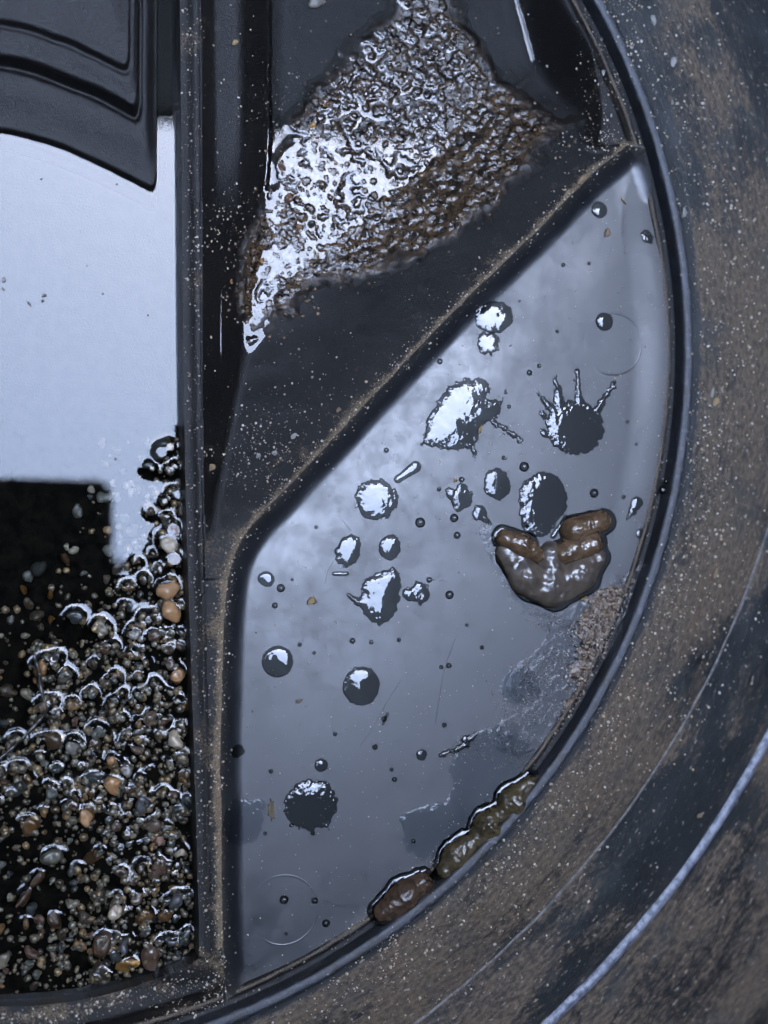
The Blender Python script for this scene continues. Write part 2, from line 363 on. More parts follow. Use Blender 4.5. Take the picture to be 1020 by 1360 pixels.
prof_b = [(-2.7, -8.3), (-2.3, -3.), (-2.1, -.9), (-1.7, -.25), (-.9, .0), (.9, -.1), (1.7, -.4), (2.1, -1.2), (2.3, -4), (2.8, -6.)]
loft('rim_bead', [circ(r, z, .12, 3) for r, z in prof_b], M_BEAD, TH0, TH1, 2600)
def other(c, R, z):
    c = np.array(c)
    def f(th):   # where the ray from the tub's centre at angle th meets a circle about c
        dx, dy = np.cos(th), np.sin(th); ox, oy = C0[0]-c[0], C0[1]-c[1]; b = ox*dx+oy*dy; t = -b+np.sqrt(b*b-(ox*ox+oy*oy-R*R))
        return C0[0]+t*dx, C0[1]+t*dy, z+0*th
    return f
A_ = circ(3.0, -6.3); B_ = other((-188.5, 121.5), 391., -20.); Cc = other((-187.1, 126.), 436., -30.); 
def lerp(f, g, t, dz=0.):
    def h(th):
        a, b = f(th), g(th); return a[0]*(1-t)+b[0]*t, a[1]*(1-t)+b[1]*t, a[2]*(1-t)+b[2]*t+dz+.5*fbm(th*300+t*90, t*160+0*th, 22, 3, 3)
    return h
def far(f, dr, z):
    def h(th): a = f(th); return a[0]+dr*np.cos(th), a[1]+dr*np.sin(th), z+0*th
    return h
cur = [circ(2.4, -6.), A_, lerp(A_, B_, .05, -.3)]+[lerp(A_, B_, t, 1.6*math.sin(math.pi*t)) for t in np.linspace(.1, 1, 22)]+[lerp(B_, Cc, t, .8*math.sin(math.pi*t)) for t in np.linspace(.08, 1, 12)]+[far(Cc, 6, -31.5), far(Cc, 14, -33), far(Cc, 26, -36), far(Cc, 42, -41), far(Cc, 60, -47), far(Cc, 85, -56), far(Cc, 110, -66), far(Cc, 120, -80)]
nb = len(cur)
def fl_d(k, th):
    return fl_k(k)-.3*sst(.12, .62, th)+.05*sst(-.5, -1.1, th)
def fl_k(k):
    if k < 3: return -.55
    if k < 25: return .24-.14*abs((k-12)/12.)
    if k < 37: return -.06
    return .10
loft('flange', cur, M_FL, TH0, TH1, 1400, fl_d, label='sloping outer flange with brown dust streaks')
def ridge(name, base, w, h, mat):
    pr = [(-w, -.5), (-w*.6, h*.6), (0, h), (w*.6, h*.6), (w, -.5)]
    def mk(dr, dz):
        def f(th):
            a = base(th); q = .35*fbm(th*300, dr+0*th, 9, 3, 8); return a[0]+(dr+q)*np.cos(th), a[1]+(dr+q)*np.sin(th), a[2]+dz+.25*q
        return f
    return loft(name, [mk(a, b) for a, b in pr], mat, TH0, TH1, 1600)
s_ = NT('pale_scuffed_ridge'); nn = s_.noise(5, 5, .75); s_.set(col=s_.mix(s_.rng(nn, .4, .66), (.03, .03, .03), (.12, .11, .10)), rough=.5); M_R1 = s_.m
ridge('flange_ridge', B_, .9, .8, M_R1)
s_ = NT('blue_grey_scuffed_ridge'); nn = s_.noise(4, 5, .75); s_.set(col=s_.mix(s_.rng(nn, .36, .62), (.04, .05, .075), (.17, .18, .215)), rough=.42, spec=.6); s_.bump(nn, .6, .9); M_R2 = s_.m
ridge('flange_ridge', Cc, 2.9, 1.7, M_R2)
# a closed floor under everything
bm = bmesh.new(); bmesh.ops.create_circle(bm, cap_ends=True, segments=96, radius=.275); me = bpy.data.meshes.new('tub_floor'); bm.to_mesh(me); bm.free()
o = part('tub_floor', me, M_WALL); o.location = (C0[0]/1000, C0[1]/1000, -.042)
# moulded circles on the shelf
def mould(px, py, r):
    c = at(px, py, -5); n = 160; th = np.linspace(0, 2*math.pi, n, endpoint=False); V = []
    for dr, dz in ((-.45, -.06), (-.2, .10), (0, .16), (.2, .10), (.45, -.06)):
        x = c[0]+(r+dr)*np.cos(th); y = c[1]+(r+dr)*np.sin(th); V.append(np.stack([x, y, panel_z(x, y)+dz*(.35+1.3*fbm(np.cos(th)*r, np.sin(th)*r, 9, 2, 5))], -1))
    V = np.concatenate(V); F = []
    for k in range(4):
        for i in range(n): j = (i+1) % n; F.append((k*n+i, (k+1)*n+i, (k+1)*n+j, k*n+j))
    part('mould_mark', raw_mesh('mould_mark', V, F, attrs={'dust': np.zeros(len(V))}), M_PANEL)
mould(814, 457, 13.0); mould(377, 1209, 13.6)

# ------------------------------------------------------------------ surroundings that shade and mirror; the overhead cover and walls are added
def box(bm, x0, x1, y0, y1, z0, z1):
    v = [bm.verts.new(p) for p in ((x0, y0, z0), (x1, y0, z0), (x1, y1, z0), (x0, y1, z0), (x0, y0, z1), (x1, y0, z1), (x1, y1, z1), (x0, y1, z1))]
    for f in ((3, 2, 1, 0), (4, 5, 6, 7), (0, 1, 5, 4), (1, 2, 6, 5), (2, 3, 7, 6), (3, 0, 4, 7)): bm.faces.new([v[i] for i in f])
def bobj(name, boxes, mat, parent=None, bev=0):
    bm = bmesh.new(); [box(bm, *b) for b in boxes]
    if bev: bmesh.ops.bevel(bm, geom=bm.edges[:], offset=bev, segments=3, affect='EDGES')
    me = bpy.data.meshes.new(name); bm.to_mesh(me); bm.free(); return link(name, me, mat, parent)
s_ = NT('paving'); s_.set(col=s_.mix(s_.rng(s_.noise(60, 6), .35, .65), (.05, .047, .042), (.10, .092, .08)), rough=.8); M_GR = s_.m
tag(bobj('ground', [(-8, 8, -8, 8, -.30, -.085)], M_GR), kind='structure')
s_ = NT('blocker_boards'); s_.set(col=s_.mix(s_.rng(s_.noise(80, 5, stretch=(.1, 1, 1)), .35, .65), (.010, .009, .0085), (.017, .0155, .014)), rough=.7); M_BD = s_.m
HH = 2.4
blocker = link('blocker', None); blocker.location = (0, 0, -.085)  # added unseen cover overhead, there to darken reflections and hold back sky light
tag(blocker, 'dark boarded porch roof on posts added unseen to darken the water drops', 'blocker')
hz = HH+.085
# outline of the added roof edge: (slope east, slope north) of the lines of sight to it, times its height
edge = [(-.95, -.02), (.032, -.02), (.065, -.03), (.235, -.16), (.335, .06), (.385, .31), (.62, .62)]  # edge shaped so water and drops mirror a bright and a dark side
out = [(a*HH, b*HH) for a, b in edge]+[(3.4, 1.49), (3.4, -3.0), (-2.28, -3.0)]
bm = bmesh.new(); lo = [bm.verts.new((a, b, hz)) for a, b in out]; hi = [bm.verts.new((a, b, hz+.07)) for a, b in out]
bm.faces.new(lo[::-1]); bm.faces.new(hi)
for i in range(len(out)): j = (i+1) % len(out); bm.faces.new((lo[i], lo[j], hi[j], hi[i]))
bmesh.ops.recalc_face_normals(bm, faces=bm.faces); me = bpy.data.meshes.new('slab'); bm.to_mesh(me); bm.free(); link('slab', me, M_BD, blocker)
for a, b in ((3.2, -2.8), (3.2, 1.3), (-2.0, -2.8)): bobj('post', [(a-.06, a+.06, b-.06, b+.06, 0, hz-.002)], M_BD, blocker)
def screen(name, lab, x0, x1, y0, y1, h, n=1):  # adds an unseen wall that narrows the open sky and mirrors dark
    t = tag(link(name, None), lab, 'wall'); t.location = ((x0+x1)/2, (y0+y1)/2, -.085); u, v = (x1-x0)/2, (y1-y0)/2
    bobj('wall_face', [(-u, u, -v, v, 0, h)], M_BR, t); bobj('coping', [(-u-.03, u+.03, -v-.03, v+.03, h+.002, h+.06)], M_BD, t)
s_ = NT('screen_brick'); bk = s_.n('ShaderNodeTexBrick'); bk.inputs['Scale'].default_value = 4; bk.inputs['Color1'].default_value = (.010, .008, .007, 1); bk.inputs['Color2'].default_value = (.008, .007, .006, 1); bk.inputs['Mortar'].default_value = (.014, .013, .012, 1)
s_.L(s_.co, bk.inputs[0]); s_.set(col=bk.outputs[0], rough=.85); M_BR = s_.m
screen('tall_screen_wall', 'tall dark brick wall added beyond the top of the tub to block light', -2.4, 3.5, 1.5, 1.7, 4.6)
screen('screen_wall', 'tall dark brick yard wall added left of the tub to block light', -1.75, -1.5, -2.9, 1.4, 3.9)
screen('screen_wall', 'tall dark brick yard wall added right of the tub to block light', 3.5, 3.7, -3.3, 1.4, 2.6)
screen('screen_wall', 'tall dark brick yard wall added below the tub to block light', -2.4, 3.4, -3.3, -3.05, 2.6)
# phone held over the tub, seen only as a mirror image in the pocket water
s_ = NT('black_phone_case'); s_.set(col=(.004, .004, .005), rough=.9, spec=.1); M_PH = s_.m
ph = link('phone', None); ph.matrix_world = cam.matrix_world @ Matrix.Translation((.000, .0, .012)); tag(ph, 'dark phone held flat above the tub, mirrored in the pocket water', 'phone')
q = cam.matrix_world.inverted() @ Vector((-.053, .038, .56))
bm = bmesh.new(); x0, x1, y0, y1, r_ = q.x-.165, q.x, q.y-.095, q.y, .013; ring = []
for (cx_, cy_, a0) in ((x1-r_, y1-r_, 0), (x0+r_, y1-r_, 90), (x0+r_, y0+r_, 180), (x1-r_, y0+r_, 270)):
    for k in range(9): a = math.radians(a0+k*90/8); ring.append((cx_+r_*math.cos(a), cy_+r_*math.sin(a)))
lo = [bm.verts.new((a, b, 0)) for a, b in ring]; hi = [bm.verts.new((a, b, .009)) for a, b in ring]; bm.faces.new(lo[::-1]); bm.faces.new(hi)
for k in range(len(ring)): l_ = (k+1) % len(ring); bm.faces.new((lo[k], lo[l_], hi[l_], hi[k]))
bmesh.ops.bevel(bm, geom=[e for e in bm.edges if abs(e.verts[0].co.z-e.verts[1].co.z) < 1e-6], offset=.0015, segments=2, affect='EDGES')
me = bpy.data.meshes.new('phone_body'); bm.to_mesh(me); bm.free(); link('phone_body', me, M_PH, ph)
#@@DETAILS
# ------------------------------------------------------------------ gravel and water in the left pocket
def relax(S_, wl, A, lam, step, it=70):
    """height of a still water skin that is pulled up (A mm) where it meets solids standing above it"""
    m = S_ > wl; h = np.where(m, A, 0.); k = 1./(4+(step/lam)**2)
    for _ in range(it):
        p = np.pad(h, 1, mode='edge'); h = k*(p[:-2, 1:-1]+p[2:, 1:-1]+p[1:-1, :-2]+p[1:-1, 2:]); h = np.where(m, A, h)
    return h
def bilerp(G, X0, Y0, st, x, y):
    ny, nx = G.shape; u = np.clip((np.asarray(x)-X0)/st, 0, nx-1.001); v = np.clip((np.asarray(y)-Y0)/st, 0, ny-1.001)
    i = u.astype(int); j = v.astype(int); u = u-i; v = v-j
    return (G[j, i]*(1-u)+G[j, i+1]*u)*(1-v)+(G[j+1, i]*(1-u)+G[j+1, i+1]*u)*v
def bl(G, X0, Y0, st, x, y):
    ny, nx = G.shape; u = min(max((x-X0)/st, 0), nx-1.001); v = min(max((y-Y0)/st, 0), ny-1.001); i = int(u); j = int(v); u -= i; v -= j
    return float((G[j, i]*(1-u)+G[j, i+1]*u)*(1-v)+(G[j+1, i]*(1-u)+G[j+1, i+1]*u)*v)
gs = .3
yT = at(0, 560, WL)[1]; yB = at(0, 1352, WL)[1]; xL = -172.; xR = at(264, 1000, WL)[0]+1
GX, GY = mesh_grid(xL, xR, yB, yT, gs)
shore = smooth_poly(pts([(262, 560), (232, 575), (222, 620), (205, 650), (192, 700), (172, 742), (150, 780), (128, 850), (100, 872), (52, 850), (38, 900), (58, 950), (20, 985), (-80, 1020), (-140, 1100), (-140, 1400), (300, 1400), (300, 560)], WL), 1)
sd = sdf(GX, GY, shore)
bed = WL-11+7.9*sst(-6, 3, sd)+.9*sst(0, 30, sd)+2.6*fbm(GX, GY, 17, 3, 21)*sst(-10, 4, sd)+1.2*fbm(GX, GY, 6, 2, 5)
pd = at(60, 1300, WL); bed -= 5*np.exp(-(((GX-pd[0])/26)**2+((GY-pd[1])/9)**2)); pd = at(70, 1200, WL); bed -= 1.4*np.exp(-(((GX-pd[0])/22)**2+((GY-pd[1])/14)**2))
pd = at(20, 1190, WL); bed -= 4.2*np.exp(-(((GX-pd[0])/27)**2+((GY-pd[1])/36)**2))
PD = at(35, 1180, WL); Sg = bed.copy()
def stamp(x, y, z, a, b, c, th):
    m = int(a/gs)+2; j = int((x-xL)/gs); i = int((y-yB)/gs); i0, i1, j0, j1 = max(i-m, 0), min(i+m, Sg.shape[0]), max(j-m, 0), min(j+m, Sg.shape[1])
    if i1 <= i0 or j1 <= j0: return
    dx = GX[i0:i1, j0:j1]-x; dy = GY[i0:i1, j0:j1]-y; u = (dx*math.cos(th)+dy*math.sin(th))/a; v = (dy*math.cos(th)-dx*math.sin(th))/b
    q = 1-u*u-v*v; Sg[i0:i1, j0:j1] = np.maximum(Sg[i0:i1, j0:j1], np.where(q > 0, z+c*np.sqrt(np.maximum(q, 0)), -99))
CB = [(.28, .17, .08), (.08, .058, .038), (.20, .155, .11), (.36, .22, .10), (.08, .074, .066), (.32, .26, .19), (.14, .10, .06), (.25, .175, .125)]
M_ST = mat_stone('mixed_wet_pebble', CB); 
def one(name, c): return mat_stone(name, [c, tuple(q*.8 for q in c)])
M_OR = one('orange_wet_pebble', (.22, .095, .022)); M_YE = one('amber_wet_pebble', (.40, .19, .04)); M_BRN = one('brown_wet_pebble', (.13, .062, .028)); M_PALE = one('pale_wet_pebble', (.24, .20, .15)); M_GRY = one('grey_wet_pebble', (.065, .065, .062)); M_DKS = one('dark_wet_stone', (.022, .020, .016)); M_PNK = one('pinkish_wet_pebble', (.19, .10, .065))
pvars = []
for v in range(9):
    g = np.random.default_rng(50+v); V, F = ICO3 if v < 99 else ICO2; W = V.copy()
    for _ in range(7): d = g.normal(size=3); d /= np.linalg.norm(d); W *= (1+.15*np.cos((V@d)*3.0+g.random()*6))[:, None]
    W += .035*np.sin(V[:, [1, 2, 0]]*6+g.random()*5)+.02*np.sin(V[:, [2, 0, 1]]*11+g.random()*5); W /= np.abs(W).max(0)
    pvars.append(W)
pmesh = {}
def pebble_mesh(v, mat):
    if (v, mat.name) not in pmesh:
        V, F = (pvars[v], ICO3[1]); me = raw_mesh('pebble', V*1000., F); me.materials.append(mat); pmesh[(v, mat.name)] = me
    return pmesh[(v, mat.name)]
placed = []
def pebble(x, y, a, b, c, th, z, mat, label, group=None, cat='pebble', stampit=True):
    o = bpy.data.objects.new('pebble', pebble_mesh(random.randrange(9), mat)); COL.objects.link(o)
    o.location = (x/1000, y/1000, z/1000); o.scale = (a/1000, b/1000, c/1000); o.rotation_euler = (random.uniform(-.2, .2), random.uniform(-.2, .2), th)
    tag(o, label, cat, group); placed.append((x, y, (a+b)/2, z))
    if stampit: stamp(x, y, z, a*.93, b*.93, c*.93, th)
    return o
hand = [ # px, py, w, h, angle(deg), material, label, lift
 (169, 1284, 34, 22, 4, M_YE, 'amber yellow oval pebble at the bottom of the flooded pocket', 1.2),
 (137, 1255, 27, 37, -12, M_BRN, 'smooth brown egg shaped pebble just above the amber one', 1.4),
 (201, 1277, 26, 40, 25, M_PNK, 'long mottled pinkish pebble right of the amber pebble', 1.4),
 (192, 1217, 27, 24, 0, M_OR, 'round orange brown pebble above the mottled pinkish one', 1.0),
 (211, 1152, 28, 32, 0, M_PNK, 'large dull pink pebble near the middle of the gravel edge', 1.4),
 (220, 1216, 20, 16, 0, M_OR, 'small ochre pebble right of the round orange brown one', 1.0),
 (247, 1243, 17, 34, -20, M_GRY, 'grey brown pebble standing against the divider foot', 1.2),
 (70, 1139, 32, 20, 5, M_PALE, 'pale cream pebble with a white gleam in dark water', .9),
 (34, 1190, 13, 36, -32, M_BRN, 'slim orange brown pebble leaning left in dark water', .9),
 (50, 1168, 12, 24, -32, M_BRN, 'short brown pebble at the upper tip of the slim leaning one', .9),
 (122, 1142, 24, 18, -10, M_BRN, 'drowned dull brown pebble right of the pale cream one', -1.6),
 (38, 1098, 28, 24, 30, M_OR, 'dark orange pebble capped with bright wet grit', 1.0),
 (22, 1052, 26, 24, 0, M_GRY, 'round grey pebble drowned by the left edge', -.6),
 (24, 1023, 15, 9, 0, M_OR, 'small orange pebble above the round drowned grey one', .5),
 (36, 1037, 13, 16, 25, M_OR, 'small orange brown pebble touching the drowned grey one', .5),
 (75, 1024, 18, 15, 0, M_GRY, 'blue grey pebble beside the small orange ones', .4),
 (69, 984, 30, 24, -15, M_BRN, 'flat brown pebble under a bright curl of water', .7),
 (86, 899, 20, 17, 0, M_PALE, 'pale rough pebble under the heart shaped water curls', .9),
 (141, 862, 18, 20, 0, M_PNK, 'pinkish pebble ringed by a bright water collar', 1.1),
 (168, 814, 44, 52, 0, M_DKS, 'largest dark mossy stone below the white water tongue', -.6),
 (214, 601, 34, 34, 20, M_DKS, 'dark rough stone poking out of the bright water', .8),
 (198, 618, 18, 12, 0, M_DKS, 'small dark stone at the left foot of the dark rough one', .2),
 (122, 988, 12, 12, 0, M_PNK, 'small round pinkish pebble in the open dark water', .8),
 (122, 1038, 30, 26, 10, M_GRY, 'dull grey pebble with a bright wet cap', .8),
 (97, 1073, 22, 18, 0, M_BRN, 'brown pebble under the widest bright water arch', .7),
 (178, 1050, 20, 18, 0, M_BRN, 'ochre grey pebble under a thin bright water arch', .8),
 (245, 937, 13, 17, 0, M_OR, 'ochre pebble against the divider beside a bright water streak', .8),
 (243, 1035, 13, 20, -10, M_OR, 'amber brown upright pebble touching the divider', .9),
 (238, 1079, 20, 18, 0, M_GRY, 'grey pebble right of the forked water line', 1.0),
 (250, 1067, 18, 26, 20, M_GRY, 'light grey pebble wedged against the divider', 1.0),
 (221, 1100, 16, 12, 0, M_PALE, 'buff pebble below the forked water line', .9),
 (171, 781, 18, 9, 0, M_OR, 'orange chip inside the upper water loop', .5),
 (33, 785, 9, 18, 20, M_OR, 'drowned orange pebble, left of two in the dark water', -5),
 (66, 791, 10, 14, 0, M_OR, 'drowned orange pebble, right of two in the dark water', -5),
 (88, 740, 12, 24, 35, M_BRN, 'drowned slim brown pebble above the two orange ones', -6),
 (55, 752, 30, 22, 20, M_GRY, 'drowned grey stone left of the slim brown one', -7),
 (69, 822, 9, 13, 0, M_OR, 'drowned small orange pebble left of the white water bead', -4),
 (99, 820, 24, 18, 0, M_GRY, 'lone pebble wearing a round white water bead', 1.0),
 (252, 640, 9, 22, 10, M_PALE, 'narrow olive pebble jammed at the water edge by the divider', 1.2),
 (243, 678, 14, 16, 0, M_PNK, 'reddish pebble at the water edge by the divider', 1.0),
 (244, 715, 13, 14, 0, M_PALE, 'buff pebble below the reddish one by the divider', 1.0),
 (136, 1190, 20, 18, 0, M_GRY, 'drowned grey pebble in the middle of the lower dark pool', -2.0),
 (72, 1222, 18, 26, 35, M_BRN, 'olive brown pebble at the bottom of the dark pool', .4),
 (33, 1228, 10, 18, 0, M_OR, 'small upright ochre pebble near the lower left', .4),
]
DRY = {}
for nm_, c_ in (('orange_wet_pebble', (.16, .07, .018)), ('brown_wet_pebble', (.09, .045, .022)), ('grey_wet_pebble', (.05, .05, .045))):
    m_ = one('drowned_'+nm_, c_); m_.node_tree.nodes['Principled BSDF'].inputs['Coat Weight'].default_value = 0; m_.node_tree.nodes['Principled BSDF'].inputs['Specular IOR Level'].default_value = .05; DRY[nm_] = m_
G1 = 'pebbles with a look of their own in the flooded pocket'
for (px, py, w_, h_, an, mt, lab, lift) in hand:
    a, b = w_*.15, h_*.15; c = min(a, b)*.85; x, y = at(px, py, WL); z = WL+lift-c if lift > -3 else WL+lift
    pebble(x, y, a, b, max(c, 1.0), math.radians(an), z, DRY.get(mt.name, mt) if lift < -1 else mt, lab, G1)
FK = [('orange brown', one('orange_brown_pebble', (.36, .19, .075))), ('dark brown', one('dark_brown_pebble', (.10, .065, .04))), ('grey', one('plain_grey_pebble', (.20, .185, .155))), ('buff', one('buff_pebble', (.42, .34, .24))), ('slate dark', one('slate_pebble', (.055, .055, .056))), ('reddish', one('reddish_pebble', (.22, .11, .075)))]
LM = [(*at(a, b, WL), c) for a, b, c in ((169, 1284, 'amber yellow oval pebble'), (137, 1255, 'egg shaped brown pebble'), (201, 1277, 'long mottled pinkish pebble'), (192, 1217, 'round orange brown pebble low down'), (211, 1152, 'large dull pink pebble'), (247, 1243, 'pebble standing at the divider foot'), (70, 1139, 'pale cream pebble in dark water'), (34, 1190, 'slim leaning pebble'), (38, 1098, 'dark orange pebble'), (36, 1037, 'pair of small orange pebbles'), (69, 984, 'flat brown pebble near the root'), (86, 899, 'pale rough pebble by the root'), (141, 862, 'pinkish pebble with a bright collar'), (168, 814, 'largest dark mossy stone'), (214, 601, 'dark rough stone in bright water'), (122, 1038, 'grey pebble with a bright cap'), (178, 1050, 'ochre grey pebble'), (245, 937, 'ochre pebble against the divider'), (243, 1035, 'upright amber pebble at the divider'), (238, 1090, 'light grey pebble wedged at the divider'), (244, 690, 'reddish pebble at the water edge'), (72, 1222, 'olive brown pebble in the dark pool'), (99, 820, 'lone pebble with a water bead'))]
def fill_kind(x, y, r, e, deep):
    k, m = random.choices(FK, (3, 4, 4, 3, 3, 2))[0]
    size = 'tiny' if r < 1.3 else ('small' if r < 2 else ('middling' if r < 2.8 else 'large'))
    dv = np.interp(y, DL[::-1, 1], DL[::-1, 0])-x; X0, Yq = at(0, 0, WL)[0], np.interp(x, Q[:, 0], Q[:, 1])
    if dv < 9: w = 'close against the upright divider'
    elif y-Yq < 14: w = 'near the curved bottom wall of the pocket'
    elif y > at(0, 840, WL)[1]: w = 'in the upper tongue of gravel under the bright water'
    elif x < at(60, 900, WL)[0]: w = 'by the left edge of the gravel'
    elif y > at(0, 1000, WL)[1]: w = 'in the gravel right of the brown root'
    elif dv > 34: w = 'out in the dark pools of the lower gravel'
    else: w = 'in the thick lower gravel'
    if not deep:
        lx, ly, ln = min(LM, key=lambda q: (q[0]-x)**2+(q[1]-y)**2); dx, dy = x-lx, y-ly
        w = (('right of' if dx > 0 else 'left of') if abs(dx) > abs(dy) else ('above' if dy > 0 else 'below'))+' the '+ln
    return m, '%s %s %s pebble %s%s' % (size, 'roundish' if e > .8 else 'long', k, 'drowned ' if deep else '', w), 'pebbles drowned in dark water' if deep else 'pebbles among the glistening gravel'
tries = 0; nfill = 0
while nfill < 262 and tries < 30000:
    tries += 1
    x = random.uniform(xL+3, xR-2); y = random.uniform(yB+4, yT-6); s0 = (bl(sd, xL, yB, gs, x, y))
    if s0 < -26: continue
    if random.random() < .75*math.exp(-(((x-PD[0])/26)**2+((y-PD[1])/34)**2)): continue
    r = 1.35+2.9*random.random()**1.9
    if y < np.interp(x, Q[:, 0], Q[:, 1])+r or x > np.interp(y, DL[::-1, 1], DL[::-1, 0])-r*.6: continue
    if any((x-q[0])**2+(y-q[1])**2 < (r+q[2])**2*.62 for q in placed): continue
    if s0 < -3 and random.random() < .6: continue
    zb = (bl(bed, xL, yB, gs, x, y)); e = random.uniform(.62, 1)
    deep = s0 < 0
    pebble(x, y, r, r*e, r*.75, random.uniform(0, 3.14), zb+r*(.25 if deep else .95), *fill_kind(x, y, r, e, deep)); nfill += 1
def joined_grains(name, P, mat, label=None, cat=None, group=None, shape=ICO1, parent=None):
    """P rows: x,y,z,a,b,c,th,rnd (mm); one mesh, kind stuff"""
    P = np.asarray(P); V, F = shape; n = len(P); g = np.random.default_rng(n); W = V[None]*(1+.28*(g.random((n, len(V), 1))-.5)); W = W*P[:, None, 3:6]
    c, s = np.cos(P[:, 6])[:, None], np.sin(P[:, 6])[:, None]; xx = W[..., 0]*c-W[..., 1]*s; yy = W[..., 0]*s+W[..., 1]*c
    W = np.stack([xx+P[:, 0:1], yy+P[:, 1:2], W[..., 2]+P[:, 2:3]], -1).reshape(-1, 3)
    FF = (F[None]+(np.arange(n)*len(V))[:, None, None]).reshape(-1, 3)
    o = link(name, raw_mesh(name, W, FF, attrs={'rnd': np.repeat(P[:, 7], len(V))}), mat, parent); tag(o, label, cat, group, 'stuff'); return o
rows = []
while len(rows) < 3000:
    x = random.uniform(xL+2, xR-1); y = random.uniform(yB+2, yT-4); s0 = (bl(sd, xL, yB, gs, x, y))
    if s0 < -22 or (s0 < -2 and random.random() < .88): continue
    if random.random() < .88*math.exp(-(((x-PD[0])/26)**2+((y-PD[1])/34)**2)): continue
    r = .4+1.5*random.random()**1.9
    if y < np.interp(x, Q[:, 0], Q[:, 1])+r or x > np.interp(y, DL[::-1, 1], DL[::-1, 0])-r*.3: continue
    zt = (bl(Sg if random.random() < .35 else bed, xL, yB, gs, x, y)); e = random.uniform(.6, 1); th = random.uniform(0, 3.14); z = zt+r*random.uniform(.1, .8)
    if s0 > 2 and z+r > WL+1.6: z = WL+1.6-r
    rows.append((x, y, z, r, r*e, r*.8, th, random.random())); stamp(x, y, z, r*.9, r*e*.9, r*.72, th)
M_GRN = mat_grain('wet_gravel_grains', CB, .3, 1.)
joined_grains('fine_gravel', rows, M_GRN, 'fine wet brown and grey gravel filling the left pocket between the pebbles', 'gravel', shape=ICO2)
o = link('gravel_bed', grid_mesh('gravel_bed', GX[::2, ::2], GY[::2, ::2], bed[::2, ::2]), mat_wet('silt', (.002, .0018, .0015), (.009, .007, .005), 5, .9, .05))
bme = o.data; TX, TY = mesh_grid(xL, xR+4, yT-.3, 232, 2.); t2 = grid_mesh('t2', TX, TY, WL-11+.3*fbm(TX, TY, 12, 3, 4)); bm = bmesh.new(); bm.from_mesh(bme); bm.from_mesh(t2); bm.to_mesh(bme); bm.free(); bpy.data.meshes.remove(t2); tag(o, 'dark brown silt under the water of the left pocket', 'silt', kind='stuff')
wallm = (GX > np.interp(GY, DL[::-1, 1], DL[::-1, 0]))
Sw = np.where(wallm, 5, Sg); hW = WL+relax(Sw, WL, 1.5, 2.2, gs, 90)
hW = np.where(wallm, WL-.2, hW)
o = link('pocket_water', grid_mesh('pocket_water', GX, GY, hW), M_WATER); tag(o, kind='structure')
WX, WY = mesh_grid(xL, xR+6, yT, 232, 3.0); o.data
o2 = grid_mesh('w2', WX, WY, WX*0+WL)
bm = bmesh.new(); bm.from_mesh(o.data); bm.from_mesh(o2); bm.to_mesh(o.data); bm.free(); bpy.data.meshes.remove(o2)
for f in (0,): o.data.polygons.foreach_set('use_smooth', np.ones(len(o.data.polygons), bool))
# floating bits on the bright water
bits = [(5, 372, 5, 8, 0), (4, 384, 4, 7, 40), (39, 404, 4, 8, 30), (58, 392, 7, 6, 10), (57, 400, 4, 4, 0), (137, 390, 3, 3, 0), (115, 353, 2.5, 2.5, 0), (153, 610, 4, 3, 0), (18, 622, 3, 2, 0), (155, 245, 2.5, 2.5, 0), (55, 238, 3, 2.5, 0), (196, 419, 2.5, 3, 0), (107, 308, 2, 2, 0)]
M_BIT = one('dark_floating_grit', (.03, .018, .012))
bw = ['dark double speck floating by the left edge of the bright water', 'dark speck just under the double speck by the left edge', 'slim dark speck floating below the double speck', 'reddish brown crumb floating on the bright water', 'tiny crumb touching the reddish brown one', 'pinprick crumb right of the reddish brown one', 'pinprick crumb above and right of the reddish brown one', 'dark crumb floating just above the dark phone reflection', 'tiny crumb at the lower left of the bright water', 'pinprick crumb under the curved lip, right of centre', 'pinprick crumb under the curved lip, by the left', 'pinprick crumb near the divider in the bright water', 'pinprick crumb high in the middle of the bright water']
for k, (px, py, a, b, an) in enumerate(bits):
    x, y = at(px, py, WL); me = raw_mesh('crumb', pvars[k % 5]*1000, ICO3[1]); me.materials.append(M_BIT)
    q = link('crumb', me); q.location = (x/1000, y/1000, WL/1000+.0001); q.scale = (a*.00015, b*.00015, .0003); q.rotation_euler.z = math.radians(an)
    tag(q, bw[k], 'crumb', 'crumbs floating on the bright water')
# thin root drawn for the faint curved edge of a film
def tube(name, P, rad, mat, seg=8, parent=None):
    P = np.array(P, float); n = len(P); T = np.gradient(P, axis=0); T /= np.linalg.norm(T, axis=1)[:, None]; N = np.cross(T, [0, 0, 1.]); N /= np.linalg.norm(N, axis=1)[:, None]; B = np.cross(T, N)
    rad = np.broadcast_to(rad, (n,)); V = []
    for k in range(seg): a = 2*math.pi*k/seg; V.append(P+(N*math.cos(a)+B*math.sin(a))*rad[:, None])
    V = np.concatenate(V); F = [(k*n+i, k*n+i+1, ((k+1) % seg)*n+i+1, ((k+1) % seg)*n+i) for k in range(seg) for i in range(n-1)]
    return link(name, raw_mesh(name, V, F), mat, parent)
def px_path(l, z, n=3):
    p = smooth_poly(pts(l, z), n); zz = np.full(len(p), float(z)); return np.c_[p, zz]
M_STRAND = one('brown_strand', (.022, .017, .013))
pr = px_path([(44, 866), (50, 885), (54, 915), (62, 945), (50, 960), (25, 985), (0, 1008), (-20, 1020)], WL+.05)
tag(tube('strand', pr, .55+.3*np.abs(np.sin(np.arange(len(pr))*.7)), M_STRAND), 'thin brown root tracing a faint film edge along the gravel', 'strand')

